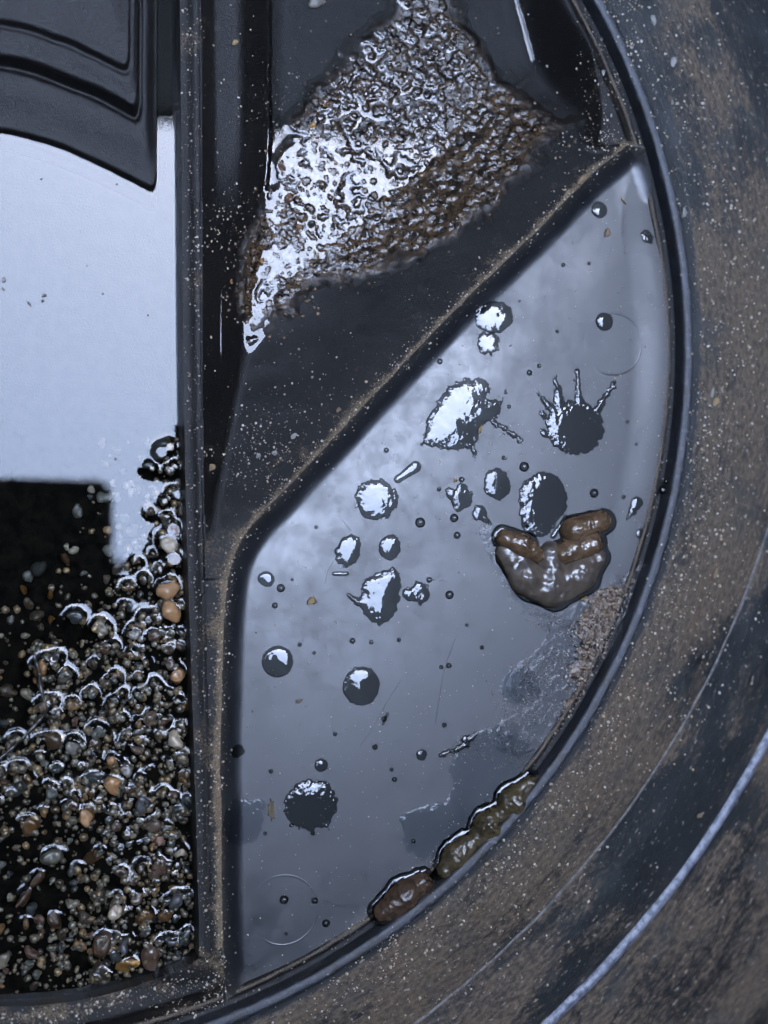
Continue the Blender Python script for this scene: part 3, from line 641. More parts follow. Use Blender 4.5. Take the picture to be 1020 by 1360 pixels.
# ------------------------------------------------------------------ mud and water in the bowl
WB = -21.5
MZ = -22
s_ = NT('wet_brown_mud'); nn = s_.noise(4, 5, .7); s_.set(col=s_.mix(s_.rng(s_.attr('wet'), 0, .8), (.006, .0052, .0045), s_.mix(s_.rng(nn, .35, .65), (.008, .0055, .0036), (.062, .038, .020))), rough=s_.rng(s_.attr('wet'), 0, 1, .6, .13), spec=s_.rng(s_.attr('wet'), 0, 1, .12, .75)); s_.bump(s_.noise(.7, 3, .6), .3, .8); M_MUD = s_.m
mudpoly = pts([(296, 400), (304, 330), (338, 262), (352, 212), (376, 165), (398, 120), (438, 84), (458, 60), (480, 38), (505, 8), (520, -40), (598, -40), (626, 30), (668, 92), (716, 148), (766, 172), (735, 205), (700, 235), (650, 290), (600, 335), (540, 362), (470, 385), (420, 400), (385, 430), (330, 455)], MZ)
ms = .32
MX, MY = mesh_grid(mudpoly[:, 0].min()-8, mudpoly[:, 0].max()+6, mudpoly[:, 1].min()-16, min(mudpoly[:, 1].max(), 222)+3, ms)
sm = sdf(MX, MY, mudpoly)+4.5*fbm(MX, MY, 8, 3, 41)
zb = bilerp(Zm, X[0, 0] if False else -172., -232., step, MX, MY)
gr = caps(MX, MY, 0, 0, ms, .45, 2.1, 9000, 3, asp=.66)
Hm = 1.9*sst(-1, 5, sm)+gr*.8*(.45+.9*np.clip(.5+fbm(MX, MY, 24, 2, 9), 0, 1))+.9*fbm(MX, MY, 2.2, 3, 12)+2.2*fbm(MX, MY, 15, 3, 13)+1.0
Hm = gr*.75*(.5+.9*np.clip(.5+fbm(MX, MY, 24, 2, 9), 0, 1))+.7*fbm(MX, MY, 3.4, 2, 12)+1.3*fbm(MX, MY, 11, 3, 13)
rise = sst(at(520, 0, MZ)[0], at(760, 0, MZ)[0], MX)*2.2+sst(0, 60, -MY+at(0, 230, MZ)[1])*.4
mz = np.maximum(zb+.15-.6*(1-sst(0, 6, sm)), WB-1.6)+(Hm*sst(-1, 12, sm)+1.2*sst(-2, 6, sm)+.05+rise*.55+.75*sst(at(480, 0, MZ)[0], at(380, 0, MZ)[0], MX)*sst(-8, 14, MY-at(0, 390, MZ)[1]))*sst(-1, 7, sm)
mz = np.where(sm < -1, zb-1.5, mz)
k5 = lambda A: (A+np.roll(A, 1, 0)+np.roll(A, -1, 0)+np.roll(A, 1, 1)+np.roll(A, -1, 1))/5
film = k5(mz)
o = link('wet_mud', grid_mesh('wet_mud', MX, MY, film, cx(sm > -.6), {'wet': sst(-1, 14, sm+4*fbm(MX, MY, 5, 2, 44))*(1-.35*sst(at(640, 0, MZ)[0], at(740, 0, MZ)[0], MX))}), M_MUD); tag(o, 'dark wet gritty mud glistening in the bowl above the slanting divider', 'mud', kind='stuff')
_ = 0
solid = np.maximum(np.where(sm > -.6, film, -99), np.where(zb > WB, zb, -99))
hB = WB+relax(solid, WB, .62, .85, ms, 40)
o = link('bowl_water', grid_mesh('bowl_water', MX, MY, hB, cx((solid < WB+1.2))), mat_water('bowl_water', 1.40, (.72, .72, .72))); tag(o, kind='structure')
mp = [(433, 140, 12, M_OR, 'orange pebble high on the left edge of the mud'), (415, 168, 10, M_YE, 'amber pebble on the left edge of the mud'), (374, 222, 15, M_PNK, 'ringed pinkish pebble low on the left edge of the mud'), (383, 262, 18, M_BRN, 'broad brown pebble at the lower left of the mud'), (412, 300, 11, M_DKS, 'dark upright pebble below the broad brown one in the mud'), (396, 303, 9, M_OR, 'small orange pebble beside the dark upright one'), (346, 348, 10, M_OR, 'orange pebble in the blue gleam at the foot of the mud'), (332, 360, 6, M_BRN, 'tiny brown pebble left of the orange one in the blue gleam'), (452, 72, 14, M_DKS, 'round dark pebble at the top left corner of the mud'), (441, 300, 8, M_DKS, 'small dark pebble in the middle of the lower mud'), (306, 312, 7, M_YE, 'small amber grain at the left end of the mud'), (303, 378, 6, M_OR, 'small orange grain under the blue gleam'), (408, 150, 9, M_BRN, 'brown pebble between the orange and amber ones on the mud edge'), (360, 240, 8, M_GRY, 'grey pebble left of the broad brown one')]
for px, py, d, mt, lab in mp:
    x, y = at(px, py, MZ); z = (bl(film, MX[0, 0], MY[0, 0], ms, x, y)); r = d*.15
    pebble(x, y, r*1.15, r*.85, r*.8, random.uniform(0, 3), z+r*.2, mt, lab, 'pebbles in the mud', stampit=False)
rows = []
for _ in range(1500):
    x = random.uniform(MX[0, 0], MX[0, -1]); y = random.uniform(MY[0, 0], MY[-1, 0]); q = (bl(sm, MX[0, 0], MY[0, 0], ms, x, y))
    lf = x < at(470, 200, MZ)[0]
    if q < -3 or (not lf and random.random() < .75): continue
    r = .35+.9*random.random()**2; rows.append((x, y, max((bl(film, MX[0, 0], MY[0, 0], ms, x, y)), (bl(zb, MX[0, 0], MY[0, 0], ms, x, y)))+r*.15, r, r*.8, r*.7, random.uniform(0, 3), random.random()))
joined_grains('mud_grit', rows, mat_grain('brown_mud_grit', [(.05, .03, .015), (.12, .065, .03), (.03, .022, .016), (.16, .10, .05)], .3, 1.), 'small brown and orange grit sticking out of the wet mud', 'grit', shape=ICO1)

# ------------------------------------------------------------------ sand specks
def surf(x, y):
    """top of the tub (mm) at x,y: interior grid, or bead and flange"""
    r = math.hypot(x-C0[0], y-C0[1])
    if r < R0-7.5: return (bl(Z, -172., -232., step, x, y))
    if r < R0-2.2: return -8.
    if r < R0+1.6: return -.3
    th = np.array([math.atan2(y-C0[1], x-C0[0])])
    rr = []
    for f, zz in ((A_, 0), (B_, 0), (Cc, 0)): a = f(th); rr.append((math.hypot(a[0][0]-C0[0], a[1][0]-C0[1]), a[2][0]))
    if r < rr[1][0]: t = (r-rr[0][0])/(rr[1][0]-rr[0][0]); return rr[0][1]*(1-t)+rr[1][1]*t+1.6*math.sin(math.pi*min(max(t, 0), 1))
    t = (r-rr[1][0])/(rr[2][0]-rr[1][0]); return rr[1][1]*(1-t)+rr[2][1]*t+.8*math.sin(math.pi*min(t, 1))
def speck(px, py, r, flat=.5):
    z = 0.
    for _ in range(3): x, y = at(px, py, z); z = surf(x, y)
    return (x, y, z+r*.2, r, r*random.uniform(.55, 1), r*flat, random.uniform(0, 3.14), random.random())
def along(poly, n, spread, bias=0.):
    out = []; p = np.array(poly, float); L = np.r_[0, np.cumsum(np.hypot(*np.diff(p, axis=0).T))]
    for _ in range(n):
        t = random.random()*L[-1]; x = np.interp(t, L, p[:, 0]); y = np.interp(t, L, p[:, 1]); out.append((x+random.gauss(bias, spread), y+random.gauss(bias, spread)))
    return out
Pp = [(830, 197), (785, 232), (700, 320), (600, 415), (520, 500), (450, 575), (380, 650), (335, 695), (310, 735), (297, 790), (292, 900), (291, 1100), (295, 1330)]
rim_px = [(783, 0), (850, 110), (885, 220), (905, 300), (915, 400), (910, 520), (895, 640), (870, 750), (820, 860), (770, 960), (700, 1060), (600, 1150), (480, 1250), (330, 1345)]
rows = []
sz = lambda a=.16, b=.5, e=3.: 1.15*(a+(b*1.25-a)*random.random()**e)
rows += [speck(x, y, sz(.12, .42)) for x, y in along(Pp[:8], 650, 7, -2)]+[speck(x, y, sz(.12, .42)) for x, y in along(Pp[7:], 620, 7)]
rows += [speck(x, y, sz(.14, .45)) for x, y in along([(250, 0), (255, 400), (262, 800), (272, 1300)], 620, 9)]
for _ in range(1500):   # bowl sides
    x, y = random.uniform(255, 820), random.uniform(0, 740)
    d1 = (x-270)/560; 
    if y > 740-(x-300)*.98-6: continue
    if (x > 340 and y < 380 and random.random() < .72) or (random.random() < .35): continue
    rows.append(speck(x, y, sz(.13, .5, 4)))
for px, py, n, sp in ((340, 600, 260, 30), (400, 560, 120, 40), (300, 300, 150, 26), (350, 150, 80, 26), (740, 190, 60, 20), (800, 180, 50, 12), (390, 120, 60, 25)):
    for _ in range(n):
        x, y = random.gauss(px, sp), random.gauss(py, sp)
        if y > 740-(x-300)*.98-4: continue
        rows.append(speck(x, y, sz(.13, .45, 3)))
for _ in range(330): rows.append(speck(random.uniform(770, 850), random.uniform(0, 200), sz(.15, .5)))
rows += [speck(x, y, sz(.14, .5)) for x, y in along([(0, 1352), (90, 1345), (180, 1325), (260, 1300), (290, 1330), (200, 1350)], 420, 8)]
for x, y in along([(a+random.uniform(15, 20), b+8) for a, b in rim_px[5:]], 900, 16, 8): rows.append(speck(x+8, y+8, sz(.14, .5)))
for _ in range(2600):   # flange
    t = random.random(); a, b = random.choice(rim_px[:-1]), 0; x, y = a[0]+random.gauss(60, 50), a[1]+random.gauss(30, 60)
    if x < 1040: 
        X_, Y_ = at(x, y, -8)
        if math.hypot(X_-C0[0], Y_-C0[1]) > R0+5: rows.append(speck(x, y, sz(.15, .62, 3)))
for x, y in along(rim_px[3:], 260, 6, -14): rows.append(speck(x, y, sz(.12, .4)))
M_SAND = mat_grain('pale_sand', [(.12, .11, .095), (.28, .24, .18), (.42, .38, .31), (.34, .24, .13), (.5, .47, .42)], .5, .3)
joined_grains('sand_specks', rows, M_SAND, 'tiny pale sand specks stuck all over the dividers and the flange', 'sand')
rows = []
inpx = lambda x, y: bool(inside(np.array([x]), np.array([y]), np.array(Pp+[(330, 1340), (480, 1240), (700, 1045), (820, 850), (880, 700), (890, 400), (870, 240)]))[0])
while len(rows) < 800:
    x, y = random.uniform(300, 890), random.uniform(210, 1330)
    if inpx(x, y): rows.append(speck(x, y, sz(.12, .34, 3)))
for cxp, cyp in ((600, 1010), (450, 985), (430, 1100), (860, 430), (650, 560), (790, 540), (600, 640)):
    for _ in range(14): rows.append(speck(random.gauss(cxp, 25), random.gauss(cyp, 25), sz(.12, .34, 2)))
joined_grains('shelf_grit', rows, M_SAND, 'sparse tiny pale grit scattered over the smooth grey shelf', 'grit')
M_FLK = mat_stone('pale_chip', [(.25, .24, .22), (.2, .19, .17)], .5, .2); M_TAN = mat_stone('tan_crumb', [(.20, .135, .065), (.16, .11, .06)], .6, 0, 1.5); M_STRAW = mat_stone('straw_flake', [(.26, .18, .08), (.24, .17, .07)], .6, 0)
chips = [(775, 238, 12, 26, -40, M_TAN, 'tan crumb of soil lying on the crest of the slanting divider', 'crumb'), (754, 256, 6, 16, -38, M_TAN, 'small tan tail below the soil crumb on the crest', 'crumb'), (867, 27, 9, 17, 10, M_FLK, 'pale oval chip on the flange, topmost of the right side', 'chip'), (894, 84, 9, 17, 5, M_FLK, 'pale oval chip on the dark upper flange, second from top', 'chip'), (908, 281, 8, 19, 0, M_FLK, 'grey flake stuck beside the rim bead', 'chip'), (945, 522, 6, 16, -12, M_FLK, 'white sliver on the brown flange', 'chip'), (950, 535, 9, 16, -8, M_STRAW, 'cream oval chip touching the white sliver', 'chip'), (413, 797, 15, 13, 0, M_STRAW, 'straw coloured flake lying on the grey shelf', 'flake'), (799, 51, 4, 8, 10, M_FLK, 'small white chip inside the rim at the top', 'chip'), (801, 98, 5, 11, 15, M_FLK, 'slim white chip in the dark strip inside the rim', 'chip'), (812, 153, 4, 7, 0, M_FLK, 'white grain beside the lower dark strip', 'chip'), (420, 4, 26, 18, 0, M_PALE, 'pinkish white pebble cut by the top edge above the bowl', 'pebble'), (343, 605, 8, 8, 0, M_FLK, 'whitish grain on the slope left of the slanting divider', 'grain'), (364, 602, 9, 7, 20, M_FLK, 'pair grain right of the whitish one on the slope', 'grain'), (280, 622, 10, 13, -30, M_TAN, 'tan grain beside the upright divider', 'grain'), (390, 580, 10, 8, 30, M_FLK, 'larger pale grain higher on the slope', 'grain'), (449, 544, 9, 7, 20, M_TAN, 'tan grain near the crest in the middle of the slope', 'grain'), (312, 57, 9, 8, 0, M_STRAW, 'orange grain on the blue grey sheen of the bowl', 'grain'), (948, 762, 10, 22, -20, M_TAN, 'tan brown flake on the brown flange', 'flake'), (929, 1083, 10, 8, 0, M_TAN, 'rusty crumb on the outer flange', 'crumb'), (775, 795, 14, 12, 0, M_TAN, 'tan lump at the top of the gritty patch', 'crumb'), (806, 308, 10, 16, 0, M_TAN, 'tan crumb near the top of the shelf', 'crumb'), (828, 268, 14, 4, -50, M_STRAW, 'slim tan shred at the top of the shelf', 'shred'), (730, 286, 5, 5, 0, M_STRAW, 'small orange grain on the dark edge of the shelf', 'grain'), (635, 533, 7, 7, 0, M_FLK, 'pinkish chip in the slanting puddle', 'chip'), (639, 569, 7, 16, -25, M_STRAW, 'straw husk in the middle of the slanting puddle', 'husk'), (670, 608, 6, 6, 0, M_FLK, 'white crumb below the slanting puddle', 'crumb'), (605, 637, 6, 8, 0, M_STRAW, 'orange crumb above the small puddle', 'crumb')]
for px, py, w_, h_, an, mt, lab, cat in chips:
    r = speck(px, py, w_*.15, .5); o = bpy.data.objects.new(cat, pebble_mesh(random.randrange(9), mt)); COL.objects.link(o)
    o.location = (r[0]/1000, r[1]/1000, (r[2]+.1)/1000); o.scale = (w_*.00015, h_*.00015, min(w_, h_)*.00009); o.rotation_euler.z = math.radians(an); tag(o, lab, cat, 'chips and crumbs')

# ------------------------------------------------------------------ water drops and puddles on the shelf
def patch(x0, x1, y0, y1, st): return mesh_grid(x0, x1, y0, y1, st)
PXM = .3
def shape_sdf(GX_, GY_, prims, jag, jsz, seed):
    s = np.full(GX_.shape, -99.)
    for p in prims:
        if p[0] == 'c': x, y = at(p[1], p[2], -5); q = p[3]*PXM-np.hypot(GX_-x, GY_-y)
        elif p[0] == 'e':
            x, y = at(p[1], p[2], -5); th = math.radians(p[5]); dx, dy = GX_-x, GY_-y; u = dx*math.cos(th)+dy*math.sin(th); v = dy*math.cos(th)-dx*math.sin(th); a, b = p[3]*PXM, p[4]*PXM
            q = (1-np.sqrt((u/a)**2+(v/b)**2))*min(a, b)
        elif p[0] == 'k':
            a, b = at(p[1], p[2], -5), at(p[3], p[4], -5); vx, vy = b-a; L = vx*vx+vy*vy; t = np.clip(((GX_-a[0])*vx+(GY_-a[1])*vy)/L, 0, 1)
            q = (p[5]*(1-t)+p[6]*t)*PXM-np.hypot(GX_-a[0]-t*vx, GY_-a[1]-t*vy)
        elif p[0] == 'p': q = sdf(GX_, GY_, smooth_poly(pts(p[1]+[p[1][0]], -5), 1))
        s = -smin(-s, -q, .5)
    return s+jag*fbm(GX_, GY_, jsz, 3, seed)
def bounds(prims, m=4):
    xs, ys = [], []
    for p in prims:
        L = p[1] if p[0] == 'p' else ([(p[1], p[2]), (p[3], p[4])] if p[0] == 'k' else [(p[1], p[2])]); r = 0 if p[0] == 'p' else (max(p[5:7]) if p[0] == 'k' else max(p[3:5] if p[0] == 'e' else [p[3]]))
        for a, b in L: xs += [a-r-m, a+r+m]; ys += [b-r-m, b+r+m]
    q = pts([(min(xs), min(ys)), (max(xs), max(ys)), (min(xs), max(ys)), (max(xs), min(ys))], -5); return q[:, 0].min(), q[:, 0].max(), q[:, 1].min(), q[:, 1].max()
dn = 0
def drop(name, prims, H, lam, label, cat='water drop', group='drops and puddles on the shelf', jag=.5, jsz=1.3, wav=.10, wsz=5, st=.2, mat=None, dimple=0, tiltx=0):
    global dn; dn += 1
    x0, x1, y0, y1 = bounds(prims); A, B = patch(x0, x1, y0, y1, st); s = shape_sdf(A, B, prims, jag, jsz, dn*7)
    H = H*(.62 if H < 1.4 else .9)
    f = np.where(s > 0, H*(1-np.exp(-np.maximum(s, 0)/(lam*.55)))-.04, np.maximum(s*1.5, -1)-.04)
    f = f+wav*fbm(A, B, wsz, 2, dn)*sst(0, 2.5, s)
    sm_ = max(float(s.max()), .5); f = f+(.022*sm_*(1-(1-np.clip(s/sm_, 0, 1))**2) if mat is None else 0)
    m = cx(s > -.35)
    o = link(name, grid_mesh(name, A, B, panel_z(A, B)+f+.06, m), mat or M_DROP); tag(o, label, cat, group); return o
big = [
 ('puddle', [('p', [(562, 588), (566, 560), (580, 535), (598, 510), (618, 502), (648, 503), (652, 520), (646, 528), (664, 532), (668, 545), (655, 560), (640, 565), (634, 590), (620, 598), (590, 598)]), ('k', 655, 560, 690, 583, 4, 2.5), ('c', 690, 584, 4.5), ('k', 628, 590, 632, 612, 4, 1.5), ('k', 664, 535, 672, 518, 3, 1)], 1.0, 1.5, 'large slanting puddle with a bright left half and a thin tail', 1.1),
 ('splat', [('e', 764, 568, 43, 38, 0), ('k', 770, 540, 767, 492, 8, 3), ('k', 792, 545, 812, 516, 7, 3.5), ('c', 815, 511, 6), ('k', 745, 545, 738, 500, 10, 2), ('k', 738, 550, 712, 518, 8, 1.5), ('c', 722, 550, 6), ('c', 723, 575, 7)], .95, 1.6, 'dark star shaped splash of water with thin arms', .9),
 ('puddle', [('e', 722, 662, 36, 36, 0), ('e', 716, 690, 26, 24, 0), ('c', 703, 680, 14)], 1.0, 1.8, 'round dark puddle above the notched brown lump', .8),
 ('drop', [('e', 660, 643, 19, 22, 20)], .9, 1.3, 'oval drop left of the round dark puddle', .6),
 ('drop', [('e', 613, 661, 15, 19, -10), ('c', 600, 655, 9)], .9, 1.1, 'ragged bright and dark drop left of the oval one', .8),
 ('drop', [('c', 637, 681, 11), ('k', 640, 685, 652, 695, 6, 3)], .8, 1.0, 'small ragged drop below the oval one', .6),
 ('puddle', [('e', 500, 664, 29, 28, 0)], 1.1, 1.8, 'round puddle with a bright ragged left side', 1.0),
 ('drop', [('k', 528, 637, 552, 620, 5, 8)], .8, .9, 'slim slanting drop above the round bright puddle', .2),
 ('drop', [('e', 463, 731, 17, 22, -25)], 1.0, 1.2, 'egg shaped drop left of the small half bright one', .6),
 ('drop', [('e', 518, 727, 15, 17, -20)], 1.0, 1.2, 'small half bright drop right of the egg shaped one', .4),
 ('drop', [('k', 444, 762, 461, 762, 3, 3)], .5, .6, 'tiny flat dash of water under the egg shaped drop', .1),
 ('puddle', [('p', [(470, 800), (480, 792), (480, 770), (500, 762), (522, 752), (530, 758), (534, 772), (530, 800), (524, 818), (508, 832), (492, 826), (482, 812)]), ('k', 475, 800, 462, 790, 6, 2)], 1.05, 2.0, 'large puddle shaped like a tooth with a white wedge', .7),
 ('drop', [('e', 558, 787, 13, 16, 10), ('c', 544, 790, 9)], .9, 1.1, 'small ragged drop right of the tooth shaped puddle', .7),
 ('drop', [('c', 369, 879, 21)], 1.2, 2.0, 'neat round drop left of the centre with a dark stripe', .15),
 ('drop', [('e', 480, 911, 25, 26, 0)], 1.2, 2.2, 'neat round drop with a white wedge, lower of the centre', .4),
 ('puddle', [('e', 413, 1069, 36, 33, 10), ('k', 400, 1090, 397, 1102, 5, 2), ('k', 416, 1090, 416, 1108, 4, 3), ('k', 432, 1088, 438, 1100, 5, 2)], 1.05, 2.2, 'lowest scalloped puddle with little feet', .9),
 ('drop', [('c', 427, 1016, 9)], .9, 1.0, 'small drop above the scalloped puddle', .3),
 ('drop', [('e', 657, 421, 28, 22, 10)], .8, 1.2, 'dark oval drop close to the slanting divider', .5),
 ('drop', [('c', 649, 456, 16)], .9, 1.0, 'ragged bright drop under the dark oval one', .9),
 ('drop', [('c', 797, 278, 12)], 1.0, 1.3, 'round black drop near the top tip of the shelf', .15),
 ('drop', [('c', 803, 427, 13)], 1.2, 1.4, 'round drop sitting on the upper moulded circle', .1),
 ('drop', [('e', 354, 769, 12, 10, -20)], .8, .9, 'small dark drop near the bend of the divider', .3),
 ('drop', [('k', 846, 668, 840, 680, 9, 6), ('k', 838, 682, 832, 690, 4, 2)], .8, .9, 'comma shaped drop right of the brown lump', .5),
 ('drop', [('e', 860, 315, 10, 9, 0)], .7, .9, 'ragged drop by the right edge near the top', .7),
 ('puddle', [('e', 322, 1092, 28, 30, 0), ('c', 345, 1068, 8)], .45, 1.5, 'dark patch of water spreading from the upright divider', .8),
 ('drop', [('c', 316, 998, 9)], .5, .9, 'small dark patch of water in the shade of the divider', .4),
 ('drop', [('c', 852, 710, 8)], .5, .9, 'faint round drop below the comma shaped one', .4),
 ('puddle', [('p', [(530, 1090), (545, 1072), (600, 1064), (598, 1010), (610, 985), (650, 962), (690, 975), (720, 1005), (700, 1030), (640, 1085), (585, 1140), (545, 1140)])], .42, 1.6, 'wide thin dark film of water beside the long olive lump', 1.2),
 ('puddle', [('e', 690, 912, 30, 26, 0)], .4, 1.5, 'faint dark wet patch left of the gritty rim patch', 1.2),
 ('drop', [('c', 560, 1002, 8)], .8, .9, 'ragged dark drop left of the white squiggle', .7),
 ('drop', [('k', 620, 985, 632, 975, 7, 4), ('k', 618, 990, 585, 1003, 5, 3)], .9, 1.0, 'white squiggle of water above the wide thin film', .8),
 ('drop', [('k', 752, 686, 735, 712, 2.5, 4)], .9, .6, 'thin white streak of water in the notch of the brown lump', .2),
]
for nm, pr_, H, lam, lab, jag in big: drop(nm, pr_, H, lam, lab, 'puddle' if nm in ('puddle', 'splat') else 'water drop', jag=jag*1.7, jsz=1.7, st=.2 if nm == 'drop' else .25, mat=M_FILM if H < .48 else None)
small = [(373, 781, 5.5), (365, 804, 4), (377, 1195, 6), (558, 694, 7), (607, 711, 5), (597, 790, 6), (789, 655, 6.5), (596, 884, 4), (513, 598, 3.5), (603, 688, 6), (613, 637, 4), (418, 1196, 4.5), (433, 1226, 5.5), (498, 992, 4), (468, 851, 4), (398, 856, 3), (417, 867, 2.5), (493, 853, 3), (445, 975, 3), (387, 1096, 3), (360, 1024, 3), (352, 1107, 3), (590, 963, 3.5), (583, 650, 3), (696, 620, 7), (669, 608, 3), (703, 495, 4), (676, 540, 3), (828, 660, 3), (886, 650, 6), (880, 640, 4), (584, 480, 4), (520, 1022, 3), (524, 1035, 3.5), (586, 886, 3), (570, 770, 4), (380, 1240, 2.5), (424, 1040, 3), (549, 1117, 3), (748, 352, 3), (782, 350, 2.5), (774, 270, 2.5), (700, 700, 3), (716, 486, 3), (833, 560, 3), (510, 955, 4), (530, 850, 3), (640, 860, 3), (620, 830, 2.5), (845, 590, 2.5), (388, 770, 2), (420, 700, 2.5), (560, 590, 2.5), (740, 440, 2.5), (690, 400, 2)]
sm_mesh = {}
for x, y, r in small:
    key = round(r*2)
    if key not in sm_mesh:
        V, F = ICO3; W = V.copy(); W[:, 2] = np.where(W[:, 2] > 0, W[:, 2]*.8, W[:, 2]*.35); me = raw_mesh('bead', W*r*PXM, F); me.materials.append(M_DROP); sm_mesh[key] = me
    q = speck(x, y, .5); o = bpy.data.objects.new('bead', sm_mesh[key]); COL.objects.link(o); o.location = (q[0]/1000, q[1]/1000, float(panel_z(np.array([q[0]]), np.array([q[1]]))[0]+.1)/1000)
    nb_ = sorted(big, key=lambda q: (bounds(q[1])[0]+bounds(q[1])[1]-2*at(x, y, -5)[0])**2+(bounds(q[1])[2]+bounds(q[1])[3]-2*at(x, y, -5)[1])**2)[0]; bb = bounds(nb_[1]); dx, dy = at(x, y, -5)-np.array([(bb[0]+bb[1])/2, (bb[2]+bb[3])/2])
    side = ('right of' if dx > 0 else 'left of') if abs(dx) > abs(dy) else ('above' if dy > 0 else 'below'); nm_ = nb_[4].split(); nm_ = ' '.join(nm_[:8]) if len(nm_) > 7 and nm_[7] not in ('the', 'a', 'in', 'of', 'with', 'and') else ' '.join(nm_[:6]) if len(nm_) > 9 else nb_[4]
    tag(o, ('tiny' if r > 4 else 'pinhead')+' bead of water '+side+' the '+(nb_[4] if len(nb_[4].split()) < 9 else nm_), 'water bead', 'tiny water beads')
o = drop('drop', [('k', 515, 948, 509, 962, 2.2, 1.6)], .5, .5, 'needle thin dash of water right of the neat round drop', jag=.05)

# ------------------------------------------------------------------ brown lumps
def lump(prims, seed, amp, st=.25, asp=1., base=0., k=1.2, fs=2.5):
    """height field of merged capsules: returns A,B,z,s"""
    x0, x1, y0, y1 = bounds(prims, 6); A, B = patch(x0, x1, y0, y1, st); h = np.full(A.shape, -3.); 
    for p in prims:
        a, b = at(p[1], p[2], -2), at(p[3], p[4], -2); vx, vy = b-a; L = vx*vx+vy*vy+1e-6; t = np.clip(((A-a[0])*vx+(B-a[1])*vy)/L, 0, 1)
        r = (p[5]*(1-t)+p[6]*t)*PXM; d2 = (A-a[0]-t*vx)**2+(B-a[1]-t*vy)**2; q = 1-d2/(r*r)
        z = np.where(q > 0, np.sqrt(np.maximum(q, 0))*r*asp, -4*(np.sqrt(d2)-r)) + (p[7] if len(p) > 7 else 0)
        h = -smin(-h, -z, k)
    h = h+amp*fbm(A, B, fs, 3, seed)*sst(-.5, 1.5, h)+amp*.8*fbm(A, B, fs*2.6, 2, seed+3)*sst(0, 2, h)
    return A, B, h
M_LB = mat_wet('brown_slimy_skin', (.048, .029, .016), (.100, .062, .034), 5, .17, .6, .25, 1.4)
M_LG = mat_wet('grey_brown_slimy_skin', (.036, .028, .022), (.074, .058, .044), 7, .28, .6, .12, 2.2)
M_LO = mat_wet('dark_olive_gritty_skin', (.022, .017, .009), (.058, .043, .021), 4, .22, .5, .5, 1.6)
lumpo = link('brown_lump', None); lc = at(736, 750, -5); lumpo.location = (lc[0]/1000, lc[1]/1000, -.005); tag(lumpo, 'wet V shaped brown lump of three fat lobes lying on the grey shelf', 'lump')
def lp(name, prims, mat, parent, seed, amp=.4, lab=None, asp=.9, k=1.2, fs=2.5, st=.25):
    A, B, h = lump(prims, seed, amp, st, asp, k=k, fs=fs); zz = panel_z(A, B)+h
    m = cx(h > -.7); o = link(name, grid_mesh(name, A, B, zz, m), mat, parent)
    if parent is not None: o.matrix_parent_inverse = Matrix.Translation(parent.location).inverted()
    if lab: o['label'] = lab
    return o
lp('body', [('k', 676, 735, 706, 770, 17, 24), ('k', 700, 768, 735, 785, 24, 23), ('k', 735, 787, 775, 765, 22, 24), ('k', 770, 765, 797, 742, 25, 14), ('k', 735, 735, 735, 772, 17, 24)], M_LG, lumpo, 5, 1.25, 'grey brown lower body', .7, 2.0, 5.5)
lp('lobe', [('k', 672, 714, 694, 724, 13, 18), ('k', 694, 724, 714, 736, 18, 13)], M_LB, lumpo, 8, .55, 'left reddish brown lobe', 1.25)
lp('lobe', [('k', 764, 704, 801, 692, 19, 16)], M_LB, lumpo, 11, .5, 'upper right brown lobe', 1.15)
lp('lobe', [('k', 750, 735, 788, 722, 17, 18), ('k', 752, 728, 770, 712, 10, 10)], M_LB, lumpo, 15, .6, 'middle right brown lobe', 1.15)
drop('puddle', [('k', 668, 713, 700, 724, 17, 18), ('k', 676, 737, 706, 774, 21, 28), ('k', 704, 771, 738, 788, 28, 26), ('k', 738, 786, 776, 766, 25, 27), ('k', 776, 762, 798, 740, 26, 16), ('k', 762, 704, 802, 693, 22, 19), ('k', 745, 735, 789, 722, 20, 21)], 1.5, 1.1, 'collar of dark water round the V shaped brown lump', 'puddle', jag=.35, jsz=2, st=.25)
for prs, lab, sd_ in (([('k', 706, 1044, 682, 1066, 15, 22), ('k', 682, 1066, 668, 1082, 22, 14), ('k', 662, 1086, 650, 1098, 17, 23), ('k', 650, 1098, 630, 1120, 23, 13), ('k', 622, 1124, 606, 1140, 17, 21), ('k', 606, 1140, 594, 1156, 21, 14)], 'long dark olive lump of three bulges pressed against the rim', 21), ([('k', 562, 1176, 540, 1190, 17, 23), ('k', 540, 1190, 513, 1212, 23, 17)], 'short reddish brown lump at the lower end against the rim', 33)):
    o = lp('rim_lump', prs, M_LO if sd_ == 21 else mat_wet('dark_red_brown_gritty_skin', (.022, .014, .009), (.056, .034, .020), 4, .22, .5, .5, 1.6), None, sd_, 1.1, asp=.95, k=.8, fs=4.5, st=.22); tag(o, lab, 'lump', 'lumps against the rim')
    drop('puddle', [(p[0], p[1]-3, p[2]-3, p[3]-3, p[4]-3, p[5]+5, p[6]+5) for p in prs], 1.7, .7, 'bright edge of water round the '+('long olive lump' if sd_ == 21 else 'short reddish lump'), 'puddle', jag=.7, jsz=2, st=.22)

